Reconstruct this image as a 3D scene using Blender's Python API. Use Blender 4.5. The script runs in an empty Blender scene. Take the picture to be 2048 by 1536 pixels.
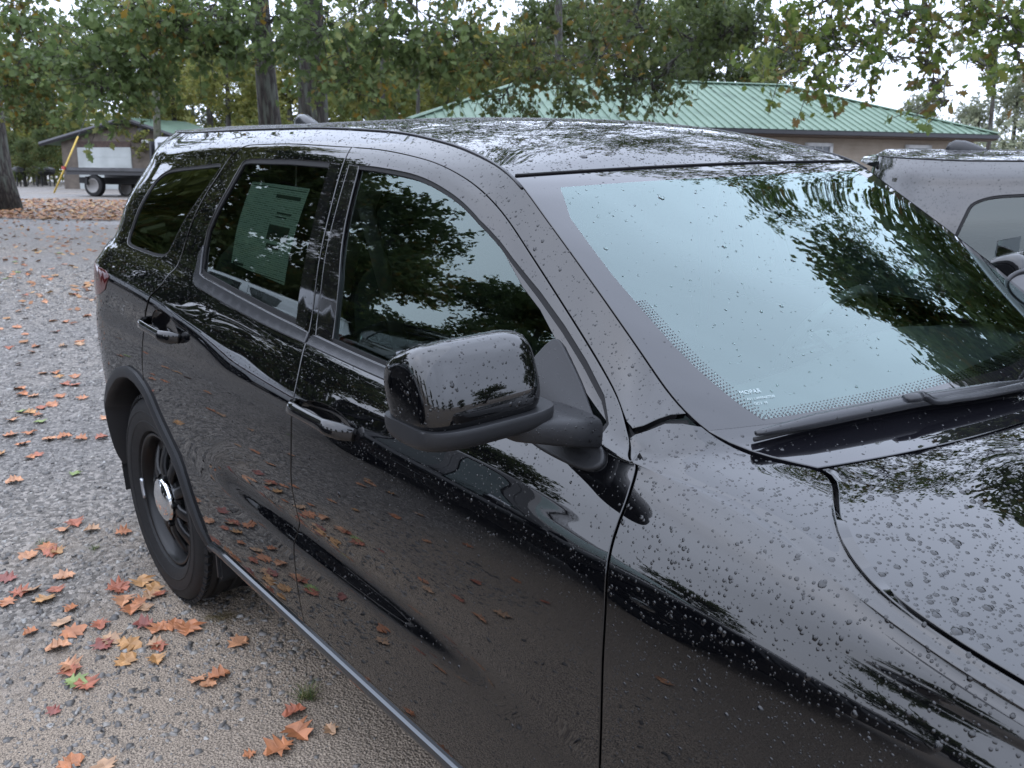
import bpy, bmesh, math, random
import numpy as np
from mathutils import Matrix, Vector
from mathutils.geometry import delaunay_2d_cdt
rng = np.random.default_rng(7)
random.seed(7)

# ------------------------------------------------------------------ camera, sky, sun, exposure
F_PX = 1759.0                                   # focal length for a 2048 px wide frame
CAM = np.array([3.1292, -1.8489, 1.7692])       # camera in the frame of the parked SUV (x forward, y left, z up)
def axes(yaw, pitch, roll):
    f = np.array([math.cos(pitch)*math.cos(yaw), math.cos(pitch)*math.sin(yaw), -math.sin(pitch)])
    r = np.cross(f, [0, 0, 1]); r /= np.linalg.norm(r); u = np.cross(r, f)
    r2 = math.cos(roll)*r + math.sin(roll)*u
    return np.array([r2, np.cross(r2, f), f])
RC = axes(math.radians(139.781), math.radians(16.958), math.radians(.676))
RW = axes(math.radians(139.781), math.radians(9.8), math.radians(-.2))
MC = RW.T @ RC                                  # SUV frame -> world (the lot slopes up behind the SUV)
CW = MC @ CAM
sc = bpy.context.scene
cam_d = bpy.data.cameras.new('camera'); cam = bpy.data.objects.new('camera', cam_d); sc.collection.objects.link(cam)
cam_d.sensor_width = 36; cam_d.lens = 36*F_PX/2048; cam_d.dof.use_dof = True; cam_d.dof.focus_distance = 1.75; cam_d.dof.aperture_fstop = 10; cam_d.clip_start = .05; cam_d.clip_end = 2000
cam.matrix_world = Matrix([[RW[0][k], RW[1][k], -RW[2][k], CW[k]] for k in range(3)] + [[0, 0, 0, 1]])
sc.camera = cam
SUN_EL, SUN_AZ = math.radians(52), math.radians(200)
w = bpy.data.worlds.new('World'); sc.world = w; w.use_nodes = True
nt = w.node_tree; nt.nodes.clear()
out = nt.nodes.new('ShaderNodeOutputWorld'); bg = nt.nodes.new('ShaderNodeBackground')
sky = nt.nodes.new('ShaderNodeTexSky'); sky.sky_type = 'NISHITA'; sky.sun_disc = False
sky.sun_elevation = SUN_EL; sky.sun_rotation = SUN_AZ; sky.air_density = 1.0; sky.dust_density = 3.0
# overcast: the blue sky dome is covered by an even cloud layer, brighter overhead than at the skyline
tc = nt.nodes.new('ShaderNodeTexCoord'); sep = nt.nodes.new('ShaderNodeSeparateXYZ')
mr = nt.nodes.new('ShaderNodeMapRange'); mr.inputs[1].default_value = 0; mr.inputs[2].default_value = 1
mr.inputs[3].default_value = 15.0; mr.inputs[4].default_value = 25.0
nz = nt.nodes.new('ShaderNodeTexNoise'); nz.inputs['Scale'].default_value = 2.2; nz.inputs['Detail'].default_value = 5
nm = nt.nodes.new('ShaderNodeMapRange'); nm.inputs[1].default_value = .3; nm.inputs[2].default_value = .7
nm.inputs[3].default_value = .86; nm.inputs[4].default_value = 1.12
mul = nt.nodes.new('ShaderNodeMath'); mul.operation = 'MULTIPLY'
comb = nt.nodes.new('ShaderNodeVectorMath'); comb.operation = 'SCALE'; comb.inputs[0].default_value = (.83, .93, 1.16)
mix = nt.nodes.new('ShaderNodeMix'); mix.data_type = 'RGBA'; mix.inputs[0].default_value = .9
L = nt.links.new
L(tc.outputs['Generated'], sep.inputs[0]); L(sep.outputs['Z'], mr.inputs[0]); L(tc.outputs['Generated'], nz.inputs['Vector'])
L(nz.outputs['Fac'], nm.inputs[0]); L(mr.outputs[0], mul.inputs[0]); L(nm.outputs[0], mul.inputs[1])
L(mul.outputs[0], comb.inputs['Scale'])
L(sky.outputs[0], mix.inputs[6]); L(comb.outputs[0], mix.inputs[7]); L(mix.outputs[2], bg.inputs[0])
bg.inputs[1].default_value = .10; L(bg.outputs[0], out.inputs[0])
sd = bpy.data.lights.new('sun', 'SUN'); sd.energy = .5; sd.angle = math.radians(120); sd.color = (1, .985, .96)
sun = bpy.data.objects.new('sun', sd); sc.collection.objects.link(sun)
# Blender's sky: rotation measured clockwise from +Y seen from above
sdir = Vector((math.sin(SUN_AZ)*math.cos(SUN_EL), math.cos(SUN_AZ)*math.cos(SUN_EL), math.sin(SUN_EL)))
sun.rotation_euler = sdir.to_track_quat('Z', 'Y').to_euler(); sun.location = (0, 0, 30)
vs = sc.view_settings; vs.view_transform = 'Standard'; vs.look = 'None'; vs.exposure = 0.62; vs.gamma = 1.0; vs.use_curve_mapping = False
sc.cycles.max_bounces = 8; sc.cycles.transparent_max_bounces = 24; sc.cycles.glossy_bounces = 5; sc.cycles.transmission_bounces = 6
sc.cycles.caustics_reflective = False; sc.cycles.caustics_refractive = False
sc.cycles.use_adaptive_sampling = True; sc.cycles.adaptive_threshold = .012
try: sc.cycles.use_denoising = True
except Exception: pass

# ------------------------------------------------------------------ helpers
COL = sc.collection
def V(px, py, depth):                           # a point seen at a photo pixel, at a chosen depth along the view (world)
    return CW + depth*(RW[0]*(px-1024)/F_PX + RW[1]*(768-py)/F_PX + RW[2])
def to_px(p):
    d = np.asarray(p, float)-CW; z = d @ RW[2]
    return np.stack([1024+F_PX*(d @ RW[0])/z, 768-F_PX*(d @ RW[1])/z, z], -1)
def tag(o, label=None, cat=None, group=None, kind=None):
    for k, v in (('label', label), ('category', cat), ('group', group), ('kind', kind)):
        if v: o[k] = v
    return o
def empty(name, loc=(0, 0, 0), rz=0, label=None, cat=None, group=None):
    o = bpy.data.objects.new(name, None); COL.objects.link(o); o.location = loc; o.rotation_euler = (0, 0, rz)
    o.empty_display_size = .2
    return tag(o, label, cat, group)
def mesh_np(name, verts, tris=None, quads=None, faces=None):
    me = bpy.data.meshes.new(name)
    verts = np.asarray(verts, np.float32).reshape(-1, 3)
    lists = []
    if faces is not None: lists = [list(f) for f in faces]
    if tris is None and quads is None:
        me.from_pydata([tuple(v) for v in verts], [], lists); return me
    T = np.zeros((0, 3), np.int32) if tris is None else np.asarray(tris, np.int32).reshape(-1, 3)
    Q = np.zeros((0, 4), np.int32) if quads is None else np.asarray(quads, np.int32).reshape(-1, 4)
    me.vertices.add(len(verts)); me.vertices.foreach_set('co', verts.ravel())
    nl = T.size + Q.size; me.loops.add(nl); me.loops.foreach_set('vertex_index', np.concatenate([T.ravel(), Q.ravel()]))
    me.polygons.add(len(T)+len(Q))
    st = np.concatenate([np.arange(len(T))*3, T.size+np.arange(len(Q))*4]).astype(np.int32)
    me.polygons.foreach_set('loop_start', st)
    me.update(calc_edges=True); me.validate()
    return me
def link(name, me, mat=None, parent=None, smooth=False, loc=None):
    o = bpy.data.objects.new(name, me); COL.objects.link(o)
    if mat is not None and me is not None:
        me.materials.clear()
        for m in (mat if isinstance(mat, (list, tuple)) else [mat]): me.materials.append(m)
    if parent: o.parent = parent
    if smooth and len(me.polygons): me.polygons.foreach_set('use_smooth', np.ones(len(me.polygons), bool))
    if loc is not None: o.location = loc
    return o
class MB:                                        # collects shapes, becomes one mesh
    def __init__(s): s.v = []; s.f = []
    def add(s, verts, faces):
        b = len(s.v); s.v += [tuple(map(float, p)) for p in verts]; s.f += [tuple(b+i for i in f) for f in faces]; return s
    def box(s, c, d, R=None, bev=0.0):
        c = np.array(c, float); h = np.array(d, float)/2
        if bev <= 0:
            P = [np.array([x, y, z])*h for x in (-1, 1) for y in (-1, 1) for z in (-1, 1)]
            Fc = [(0, 1, 3, 2), (4, 6, 7, 5), (0, 4, 5, 1), (2, 3, 7, 6), (0, 2, 6, 4), (1, 5, 7, 3)]
        else:
            bm = bmesh.new(); bmesh.ops.create_cube(bm, size=2)
            for q in bm.verts: q.co = Vector(np.array(q.co)*h)
            bmesh.ops.bevel(bm, geom=bm.edges[:], offset=bev, segments=2, affect='EDGES')
            bm.verts.index_update(); P = [np.array(q.co) for q in bm.verts]; Fc = [tuple(q.index for q in f.verts) for f in bm.faces]; bm.free()
        if R is not None: P = [np.array(R) @ p for p in P]
        return s.add([p+c for p in P], Fc)
    def tube(s, pts, r, n=8, cap=True, flat=None):
        pts = [np.array(p, float) for p in pts]; rr = r if hasattr(r, '__len__') else [r]*len(pts); rings = []; up = None
        for i, p in enumerate(pts):
            t = pts[min(i+1, len(pts)-1)]-pts[max(i-1, 0)]; t /= np.linalg.norm(t)+1e-9
            if up is None: up = np.cross(t, [0, 0, 1] if abs(t[2]) < .9 else [1, 0, 0])
            a = up - t*(up @ t); a /= np.linalg.norm(a)+1e-9; b = np.cross(t, a); up = a
            fl = 1 if flat is None else flat
            rings.append([p+rr[i]*(math.cos(2*math.pi*k/n)*a+fl*math.sin(2*math.pi*k/n)*b) for k in range(n)])
        base = len(s.v)
        vv = [q for ring in rings for q in ring]; ff = []
        for i in range(len(pts)-1):
            for k in range(n): ff.append((i*n+k, i*n+(k+1) % n, (i+1)*n+(k+1) % n, (i+1)*n+k))
        if cap: ff.append(tuple(range(n))[::-1]); ff.append(tuple((len(pts)-1)*n+k for k in range(n)))
        return s.add(vv, ff)
    def lathe(s, prof, n=32, axis='y', c=(0, 0, 0), closed=False):
        vv = []
        for (r, h) in prof:
            for k in range(n):
                a = 2*math.pi*k/n; x, z = r*math.cos(a), r*math.sin(a)
                vv.append({'y': (x, h, z), 'z': (x, z, h), 'x': (h, x, z)}[axis])
        ff = []
        m = len(prof)
        for i in range(m if closed else m-1):
            for k in range(n): ff.append((i*n+k, ((i+1) % m)*n+k, ((i+1) % m)*n+(k+1) % n, i*n+(k+1) % n))
        return s.add([np.array(p)+np.array(c) for p in vv], ff)
    def build(s, name, mat, parent=None, smooth=False, angle=None, loc=None):
        me = bpy.data.meshes.new(name); me.from_pydata(s.v, [], s.f)
        bm = bmesh.new(); bm.from_mesh(me); bmesh.ops.recalc_face_normals(bm, faces=bm.faces[:]); bm.to_mesh(me); bm.free()
        o = link(name, me, mat, parent, smooth or angle is not None, loc)
        if angle is not None:
            me.set_sharp_from_angle(angle=math.radians(angle))
        return o
def copy_tree(o, parent=None):
    c = o.copy(); COL.objects.link(c); c.parent = parent
    if parent is not None: c.matrix_parent_inverse = o.matrix_parent_inverse.copy()
    for ch in list(o.children): copy_tree(ch, c)
    return c
def crom(P, n=6, closed=False):                  # Catmull-Rom through control points
    P = np.asarray(P, float); N = len(P); out = []
    for i in range(N if closed else N-1):
        if closed: p0, p1, p2, p3 = P[i-1], P[i], P[(i+1) % N], P[(i+2) % N]
        else: p0, p1, p2, p3 = P[max(i-1, 0)], P[i], P[i+1], P[min(i+2, N-1)]
        for k in range(n):
            t = k/n; out.append(.5*((2*p1)+(-p0+p2)*t+(2*p0-5*p1+4*p2-p3)*t*t+(-p0+3*p1-3*p2+p3)*t**3))
    if not closed: out.append(P[-1])
    return np.array(out)

def sgnpow(x, p): return np.sign(x)*np.abs(x)**p
def superell(c, r, e1=.4, e2=.4, nu=40, nv=24, z0=-math.pi/2, z1=math.pi/2, warp=None, R=None):
    u = np.linspace(-math.pi, math.pi, nu, endpoint=False); v = np.linspace(z0, z1, nv)
    U, W_ = np.meshgrid(u, v)
    P = np.stack([r[0]*sgnpow(np.cos(W_), e1)*sgnpow(np.cos(U), e2), r[1]*sgnpow(np.cos(W_), e1)*sgnpow(np.sin(U), e2), r[2]*sgnpow(np.sin(W_), e1)], -1)
    if warp: P = warp(P)
    P = P.reshape(-1, 3)
    if R is not None: P = P @ np.array(R).T
    P = P+np.array(c); fs = []
    for a in range(nv-1):
        for b in range(nu): fs.append((a*nu+b, a*nu+(b+1) % nu, (a+1)*nu+(b+1) % nu, (a+1)*nu+b))
    fs += [tuple(range(nu)), tuple((nv-1)*nu+b for b in range(nu))]
    return P, fs
def Rz(a): c, s = math.cos(a), math.sin(a); return np.array([[c, -s, 0], [s, c, 0], [0, 0, 1]])
# ------------------------------------------------------------------ materials
class NT:
    def __init__(s, name):
        s.m = bpy.data.materials.new(name); s.m.use_nodes = True; s.t = s.m.node_tree; s.p = s.t.nodes['Principled BSDF']; s.o = s.t.nodes['Material Output']
    def n(s, typ, **kw):
        nd = s.t.nodes.new('ShaderNode'+typ)
        for k, v in kw.items():
            if k in nd.inputs: nd.inputs[k].default_value = v
            else: setattr(nd, k, v)
        return nd
    def l(s, a, b): s.t.links.new(a, b)
    def ramp(s, src, stops, interp='LINEAR'):
        r = s.n('ValToRGB'); r.color_ramp.interpolation = interp
        e = r.color_ramp.elements
        while len(e) < len(stops): e.new(.5)
        for q, (p, c) in zip(e, stops): q.position = p; q.color = (*c, 1) if len(c) == 3 else c
        s.l(src, r.inputs[0]); return r.outputs[0]
    def bump(s, h, strength=.3, dist=.01):
        b = s.n('Bump'); b.inputs['Strength'].default_value = strength; b.inputs['Distance'].default_value = dist
        s.l(h, b.inputs['Height']); s.l(b.outputs[0], s.p.inputs['Normal']); return b
def simple(name, col, rough=.5, metal=0, coat=0, spec=.5, ior=None, noise=0, nscale=30, bump=0):
    k = NT(name); p = k.p
    p.inputs['Base Color'].default_value = (*col, 1); p.inputs['Roughness'].default_value = rough; p.inputs['Metallic'].default_value = metal
    p.inputs['Specular IOR Level'].default_value = spec
    if coat: p.inputs['Coat Weight'].default_value = coat; p.inputs['Coat Roughness'].default_value = .02
    if ior: p.inputs['IOR'].default_value = ior
    if noise or bump:
        tc = k.n('TexCoord'); nz = k.n('TexNoise', Scale=nscale, Detail=6.0); k.l(tc.outputs['Object'], nz.inputs['Vector'])
        if noise:
            c0 = tuple(max(0, c*(1-noise)) for c in col); c1 = tuple(min(1, c*(1+noise)) for c in col)
            k.l(k.ramp(nz.outputs['Fac'], [(.3, c0), (.7, c1)]), p.inputs['Base Color'])
        if bump: k.bump(nz.outputs['Fac'], bump, .01)
    return k.m
M = {}
def paint(name, col):
    k = NT(name); p = k.p
    p.inputs['Base Color'].default_value = (*col, 1); p.inputs['Roughness'].default_value = .28
    p.inputs['Coat Weight'].default_value = 1; p.inputs['Coat Roughness'].default_value = .006; p.inputs['Coat IOR'].default_value = 1.67
    p.inputs['Specular IOR Level'].default_value = 0
    return k.m
M['paint'] = paint('black_paint', (.0016, .0017, .0022))
M['gloss'] = simple('gloss_black_trim', (.004, .004, .0045), .03, ior=1.6)
M['satin'] = simple('satin_grey_trim', (.016, .0165, .019), .24, ior=1.45)
M['plastic'] = simple('grained_plastic', (.0135, .014, .0155), .50, spec=.3, bump=.05, nscale=900)
M['matte'] = simple('matte_black', (.006, .006, .0065), .7)
M['seal'] = simple('rubber_seal', (.006, .006, .0065), .6, spec=.2)
M['chrome'] = simple('chrome', (.72, .74, .76), .06, metal=1)
M['steel'] = simple('gloss_black_steel', (.004, .004, .0045), .40, spec=.25, coat=.12)
M['tyre'] = simple('tyre_rubber', (.013, .013, .0135), .62, spec=.25, noise=.25, nscale=40, bump=.08)
M['alloy'] = simple('lead_weight', (.45, .47, .5), .35, metal=.9)
M['frit'] = simple('frit_glass', (.005, .005, .0065), .012, ior=1.66)
M['amber'] = simple('lamp_lens', (.05, .05, .055), .05, ior=1.6)
M['tail'] = simple('tail_lens', (.05, .003, .003), .04, ior=1.6)
def glass(name, tint, refl=(1, 1, 1), ior=1.55):
    k = NT(name); k.t.nodes.remove(k.p)
    tr = k.n('BsdfTransparent', Color=(*tint, 1)); gl = k.n('BsdfGlossy', Color=(*refl, 1), Roughness=.0)
    fr = k.n('Fresnel', IOR=ior); mx = k.n('MixShader')
    k.l(fr.outputs[0], mx.inputs[0]); k.l(tr.outputs[0], mx.inputs[1]); k.l(gl.outputs[0], mx.inputs[2]); k.l(mx.outputs[0], k.o.inputs[0])
    return k.m
M['glass_ws'] = glass('windshield_glass', (.60, .72, .68), (.78, .95, .93), 2.1)
M['glass_f'] = glass('front_side_glass', (.36, .46, .42), (.84, 1.0, .97), 1.85)
M['glass_r'] = glass('privacy_glass', (.25, .33, .28), (.92, 1, .97), 1.62)
def water():
    k = NT('rain_water'); p = k.p
    p.inputs['Base Color'].default_value = (.004, .0042, .005, 1); p.inputs['Roughness'].default_value = .02; p.inputs['IOR'].default_value = 1.5
    return k.m
M['water'] = water()
def water2():
    k = NT('rain_on_glass'); p = k.p
    p.inputs['Base Color'].default_value = (.85, 1, .96, 1); p.inputs['Roughness'].default_value = 0; p.inputs['IOR'].default_value = 1.33
    p.inputs['Transmission Weight'].default_value = 1
    return k.m
M['water_glass'] = water2()
M['cabin'] = simple('cabin_trim', (.085, .09, .092), .6)
M['seat'] = simple('seat_cloth', (.05, .052, .055), .85, noise=.3, nscale=200)
M['head'] = simple('headliner', (.22, .22, .21), .9)
M['paper'] = None
M['pale'] = simple('pale_grip', (.45, .62, .55), .5)
def paper():
    k = NT('printed_sheet'); p = k.p
    base = (.75, .78, .74); ink = (.06, .065, .07)
    tc = k.n('TexCoord'); sp_ = k.n('SeparateXYZ'); k.l(tc.outputs['Generated'], sp_.inputs[0])
    def rect(x0, x1, z0, z1):
        o = None
        for ax, a, b in (('X', x0, x1), ('Z', z0, z1)):
            for op, val in (('GREATER_THAN', a), ('LESS_THAN', b)):
                m = k.n('Math', operation=op); k.l(sp_.outputs[ax], m.inputs[0]); m.inputs[1].default_value = val
                if o is None: o = m.outputs[0]
                else:
                    q = k.n('Math', operation='MULTIPLY'); k.l(o, q.inputs[0]); k.l(m.outputs[0], q.inputs[1]); o = q.outputs[0]
        return o
    acc = None
    for r in ((.52, .92, .86, .90), (.56, .90, .42, .58), (.58, .80, .33, .38), (.05, .25, .06, .09), (.03, .97, .025, .035), (.04, .97, .955, .965), (.62, .86, .70, .72), (.62, .80, .66, .675)):
        o = rect(*r)
        if acc is None: acc = o
        else:
            q = k.n('Math', operation='MAXIMUM'); k.l(acc, q.inputs[0]); k.l(o, q.inputs[1]); acc = q.outputs[0]
    # fine text lines
    br = k.n('TexBrick', Scale=1.0); br.inputs['Brick Width'].default_value = .09; br.inputs['Row Height'].default_value = .022; br.inputs['Mortar Size'].default_value = .006
    br.inputs['Color1'].default_value = (.30, .32, .30, 1); br.inputs['Color2'].default_value = (.62, .65, .62, 1); br.inputs['Mortar'].default_value = (.78, .8, .77, 1)
    mp = k.n('Mapping'); mp.inputs['Rotation'].default_value = (math.pi/2, 0, 0); k.l(tc.outputs['Generated'], mp.inputs[0]); k.l(mp.outputs[0], br.inputs['Vector'])
    mx = k.n('Mix', data_type='RGBA'); k.l(acc, mx.inputs[0]); k.l(br.outputs[0], mx.inputs[6]); mx.inputs[7].default_value = (*ink, 1)
    k.l(mx.outputs[2], p.inputs['Base Color']); p.inputs['Roughness'].default_value = .7
    return k.m
M['paper'] = paper()
M['chrome2'] = simple('dark_chrome', (.08, .085, .09), .08, metal=.8)
# ------------------------------------------------------------------ terrain and gravel lot
PN = MC[:, 2]; EF = RW[2][:2]/np.linalg.norm(RW[2][:2])
def plane(x, y): return -(PN[0]*x+PN[1]*y)/PN[2]
def sstep(t): t = np.clip(t, 0, 1); return t*t*(3-2*t)
_p = V(190, 391, 33); _k = (plane(_p[0], _p[1])-_p[2])/(33-9)
IC = MC.T                                        # world -> SUV frame
def terr(x, y):
    x = np.asarray(x, float); y = np.asarray(y, float)
    s = (x-CW[0])*EF[0]+(y-CW[1])*EF[1]; z = plane(x, y)
    e = np.maximum(s-9, 0); z = z-_k*(np.sqrt(e*e+4)-2)
    e2 = np.maximum(s-48, 0); z = z-.015*(np.sqrt(e2*e2+9)-3)
    e3 = np.maximum(-s-8, 0); z = z+.10*(np.sqrt(e3*e3+9)-3)        # levels out downhill behind the camera
    yc = IC[1, 0]*x+IC[1, 1]*y+IC[1, 2]*z
    z = z-.085*sstep((yc-1.3)/1.2)
    return z
def ground_hit(px, py):                          # world point of the ground seen at a photo pixel
    d = RW[0]*(px-1024)/F_PX+RW[1]*(768-py)/F_PX+RW[2]; lo, hi = .5, 120
    for _ in range(60):
        m = .5*(lo+hi); q = CW+d*m
        if q[2] > terr(q[0], q[1]): lo = m
        else: hi = m
    return CW+d*hi
def onv(px, depth):                              # the same for many points
    q = CW+np.asarray(depth)[:, None]*(RW[0]*((np.asarray(px)-1024)/F_PX)[:, None]+RW[1]*(768-450)/F_PX+RW[2]); q[:, 2] = terr(q[:, 0], q[:, 1]); return q
def on(px, depth):                               # ground point below a photo column at a depth along the view
    q = V(px, 450, depth); return np.array([q[0], q[1], float(terr(q[0], q[1]))])
def mat_ground():
    k = NT('gravel_ground'); p = k.p
    tc = k.n('TexCoord'); co = tc.outputs['Object']
    v1 = k.n('TexVoronoi', Scale=58.0); k.l(co, v1.inputs['Vector'])
    v2 = k.n('TexVoronoi', Scale=120.0); k.l(co, v2.inputs['Vector'])
    cs = k.n('SeparateColor'); k.l(v1.outputs['Color'], cs.inputs[0])
    stone = k.ramp(cs.outputs[0], [(0, (.068, .060, .052)), (.35, (.125, .112, .098)), (.7, (.195, .177, .156)), (1, (.30, .27, .24))])
    c2 = k.n('SeparateColor'); k.l(v2.outputs['Color'], c2.inputs[0])
    nzs = k.n('TexNoise', Scale=230.0, Detail=2.0); k.l(co, nzs.inputs['Vector'])
    sand = k.ramp(nzs.outputs['Fac'], [(.36, (.065, .056, .048)), (.45, (.20, .160, .122)), (.60, (.30, .245, .19)), (.8, (.38, .32, .25))])
    nz = k.n('TexNoise', Scale=.9, Detail=5.0, Roughness=.6); k.l(co, nz.inputs['Vector'])
    # the fines have been washed down to the near end of the lot
    sx = k.n('SeparateXYZ'); k.l(co, sx.inputs[0])
    ad = k.n('Math', operation='MULTIPLY_ADD'); k.l(sx.outputs['X'], ad.inputs[0]); ad.inputs[1].default_value = .20; k.l(nz.outputs['Fac'], ad.inputs[2])
    msk = k.ramp(ad.outputs[0], [(.34, (0, 0, 0)), (.56, (1, 1, 1))])
    mx = k.n('Mix', data_type='RGBA'); k.l(msk, mx.inputs[0]); k.l(stone, mx.inputs[6]); k.l(sand, mx.inputs[7])
    # damp patches
    nd = k.n('TexNoise', Scale=.35, Detail=4.0); k.l(co, nd.inputs['Vector'])
    wet = k.ramp(nd.outputs['Fac'], [(.38, (.72, .72, .73)), (.62, (1.05, 1.03, 1.0))])
    m2 = k.n('Mix', data_type='RGBA', blend_type='MULTIPLY'); m2.inputs[0].default_value = 1; k.l(mx.outputs[2], m2.inputs[6]); k.l(wet, m2.inputs[7])
    k.l(m2.outputs[2], p.inputs['Base Color'])
    rr = k.ramp(nd.outputs['Fac'], [(.38, (.45, .45, .45)), (.62, (.85, .85, .85))]); k.l(rr, p.inputs['Roughness'])
    hm = k.n('Math', operation='MULTIPLY_ADD'); k.l(v1.outputs['Distance'], hm.inputs[0]); hm.inputs[1].default_value = -.9; k.l(v2.outputs['Distance'], hm.inputs[2])
    k.bump(hm.outputs[0], .5, .016)
    return k.m
M['ground'] = mat_ground()
def ground():
    # fine near the SUV, coarse far away
    def axis(c, fine, step, far): 
        a = [c]; x = 0; s = step
        while x < far: s = s if x < fine else s*1.12; x += s; a += [c+x, c-x]
        return np.array(sorted(a))
    xs, ys = axis(-2, 12, .6, 420), axis(-1, 12, .6, 420); X, Y = np.meshgrid(xs, ys, indexing='ij'); Z = terr(X, Y)
    n, m = X.shape; q = (np.arange(n-1)[:, None]*m+np.arange(m-1)[None]).ravel()
    o = link('ground', mesh_np('ground', np.stack([X, Y, Z], -1), None, np.stack([q, q+m, q+m+1, q+1], 1)), M['ground'], None, True)
    return tag(o, 'damp grey gravel lot with sandy patches', 'ground', None, 'structure')
ground()
def car2w(P): return np.asarray(P, float) @ MC.T
# loose stones: angular chips, thousands of them
def chips(n, region, smin, smax, name, mat, label, density=None):
    (x0, x1), (y0, y1) = region
    P = np.stack([rng.uniform(x0, x1, n), rng.uniform(y0, y1, n)], 1)
    ang = np.sort(rng.random((n, 6))*2*math.pi, 1); R = smin+(smax-smin)*rng.random(n)**3.6
    rad = R[:, None]*(.75+.5*rng.random((n, 6))); asp = .6+.5*rng.random(n); ori = rng.random(n)*6.28
    h = R*(.18+.35*rng.random(n))
    cx = np.cos(ang)*rad; cy = np.sin(ang)*rad*asp[:, None]
    x = cx*np.cos(ori)[:, None]-cy*np.sin(ori)[:, None]; y = cx*np.sin(ori)[:, None]+cy*np.cos(ori)[:, None]
    tilt = rng.normal(size=(n, 2))*.12
    W = car2w(np.concatenate([P, np.zeros((n, 1))], 1)); 
    up = (tilt[:, :1]*x+tilt[:, 1:]*y)
    lo = np.stack([W[:, None, 0]+x*1.04, W[:, None, 1]+y*1.04, np.zeros_like(x)], -1); hi = np.stack([W[:, None, 0]+x*.86, W[:, None, 1]+y*.86, h[:, None]+up], -1)
    gz = terr(W[:, 0], W[:, 1])[:, None]
    sl = plane(lo[..., 0], lo[..., 1])-plane(W[:, 0], W[:, 1])[:, None]
    lo[..., 2] = gz+sl-.004; hi[..., 2] += gz+sl
    vv = np.concatenate([lo, hi], 1).reshape(-1, 3); b = np.arange(n)*12; k = np.arange(6); k2 = (k+1) % 6
    q = np.stack([k, k2, 6+k2, 6+k], 1)[None]+b[:, None, None]
    t = np.array([[6, 7, 8], [6, 8, 9], [6, 9, 10], [6, 10, 11]])[None]+b[:, None, None]
    me = mesh_np(name, vv, t.reshape(-1, 3), q.reshape(-1, 4))
    at = me.attributes.new('tone', 'FLOAT', 'POINT'); at.data.foreach_set('value', np.repeat(rng.random(n), 12).astype(np.float32))
    return tag(link(name, me, mat), label, 'gravel', None, 'stuff')
def mat_stone():
    k = NT('loose_stone'); a = k.n('Attribute', attribute_name='tone'); nz = k.n('TexNoise', Scale=60.0, Detail=4.0); tc = k.n('TexCoord'); k.l(tc.outputs['Object'], nz.inputs['Vector'])
    c = k.ramp(a.outputs['Fac'], [(0, (.062, .057, .052)), (.4, (.115, .106, .097)), (.75, (.185, .172, .158)), (.93, (.25, .23, .20)), (1, (.34, .33, .31))])
    m = k.n('Mix', data_type='RGBA', blend_type='MULTIPLY'); m.inputs[0].default_value = .6; k.l(c, m.inputs[6]); k.l(k.ramp(nz.outputs['Fac'], [(.3, (.6, .6, .6)), (.7, (1.2, 1.2, 1.2))]), m.inputs[7])
    k.l(m.outputs[2], k.p.inputs['Base Color']); k.p.inputs['Roughness'].default_value = .48; k.bump(nz.outputs['Fac'], .3, .004); return k.m
M['stone'] = mat_stone()
chips(17000, ((-3.2, .9), (-2.3, .2)), .004, .017, 'loose_gravel', M['stone'], 'loose grey gravel chips beside the black SUV')
chips(900, ((.4, 2.3), (-2.2, -.7)), .003, .014, 'loose_gravel', M['stone'], 'scattered grey stones on the sandy ground near the sill')
chips(14000, ((-8.5, -3.0), (-3.0, 1.6)), .008, .026, 'loose_gravel', M['stone'], 'coarse grey gravel behind the black SUV')

# ------------------------------------------------------------------ foliage tools
def mat_leaf(name, stops, trans=.35, rough=.45):
    k = NT(name); a = k.n('Attribute', attribute_name='leafv'); c = k.ramp(a.outputs['Fac'], stops)
    k.l(c, k.p.inputs['Base Color']); k.p.inputs['Roughness'].default_value = rough; k.p.inputs['Specular IOR Level'].default_value = .35
    tr = k.n('BsdfTranslucent'); k.l(c, tr.inputs[0]); mx = k.n('MixShader'); mx.inputs[0].default_value = trans
    k.l(k.p.outputs[0], mx.inputs[1]); k.l(tr.outputs[0], mx.inputs[2]); k.l(mx.outputs[0], k.o.inputs[0]); return k.m
M['leaf_oak'] = mat_leaf('oak_leaves', [(0, (.070, .105, .036)), (.45, (.120, .170, .060)), (.80, (.18, .235, .090)), (.93, (.22, .21, .06)), (.98, (.21, .13, .04)), (1, (.26, .17, .03))], .55)
M['leaf_dark'] = mat_leaf('dark_oak_leaves', [(0, (.056, .080, .028)), (.5, (.098, .130, .046)), (.88, (.14, .165, .055)), (.96, (.15, .10, .04)), (1, (.19, .13, .03))], .55)
M['leaf_turn'] = mat_leaf('turning_leaves', [(0, (.065, .11, .025)), (.5, (.13, .18, .04)), (.82, (.18, .19, .05)), (.93, (.19, .12, .05)), (1, (.22, .14, .05))], .55)
M['leaf_far'] = mat_leaf('far_leaves', [(0, (.12, .14, .040)), (.5, (.19, .21, .060)), (.85, (.25, .24, .065)), (1, (.30, .25, .06))], .55)
M['leaf_pale'] = mat_leaf('pale_far_leaves', [(0, (.16, .18, .12)), (.6, (.22, .24, .155)), (1, (.28, .27, .16))], .55)
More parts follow.
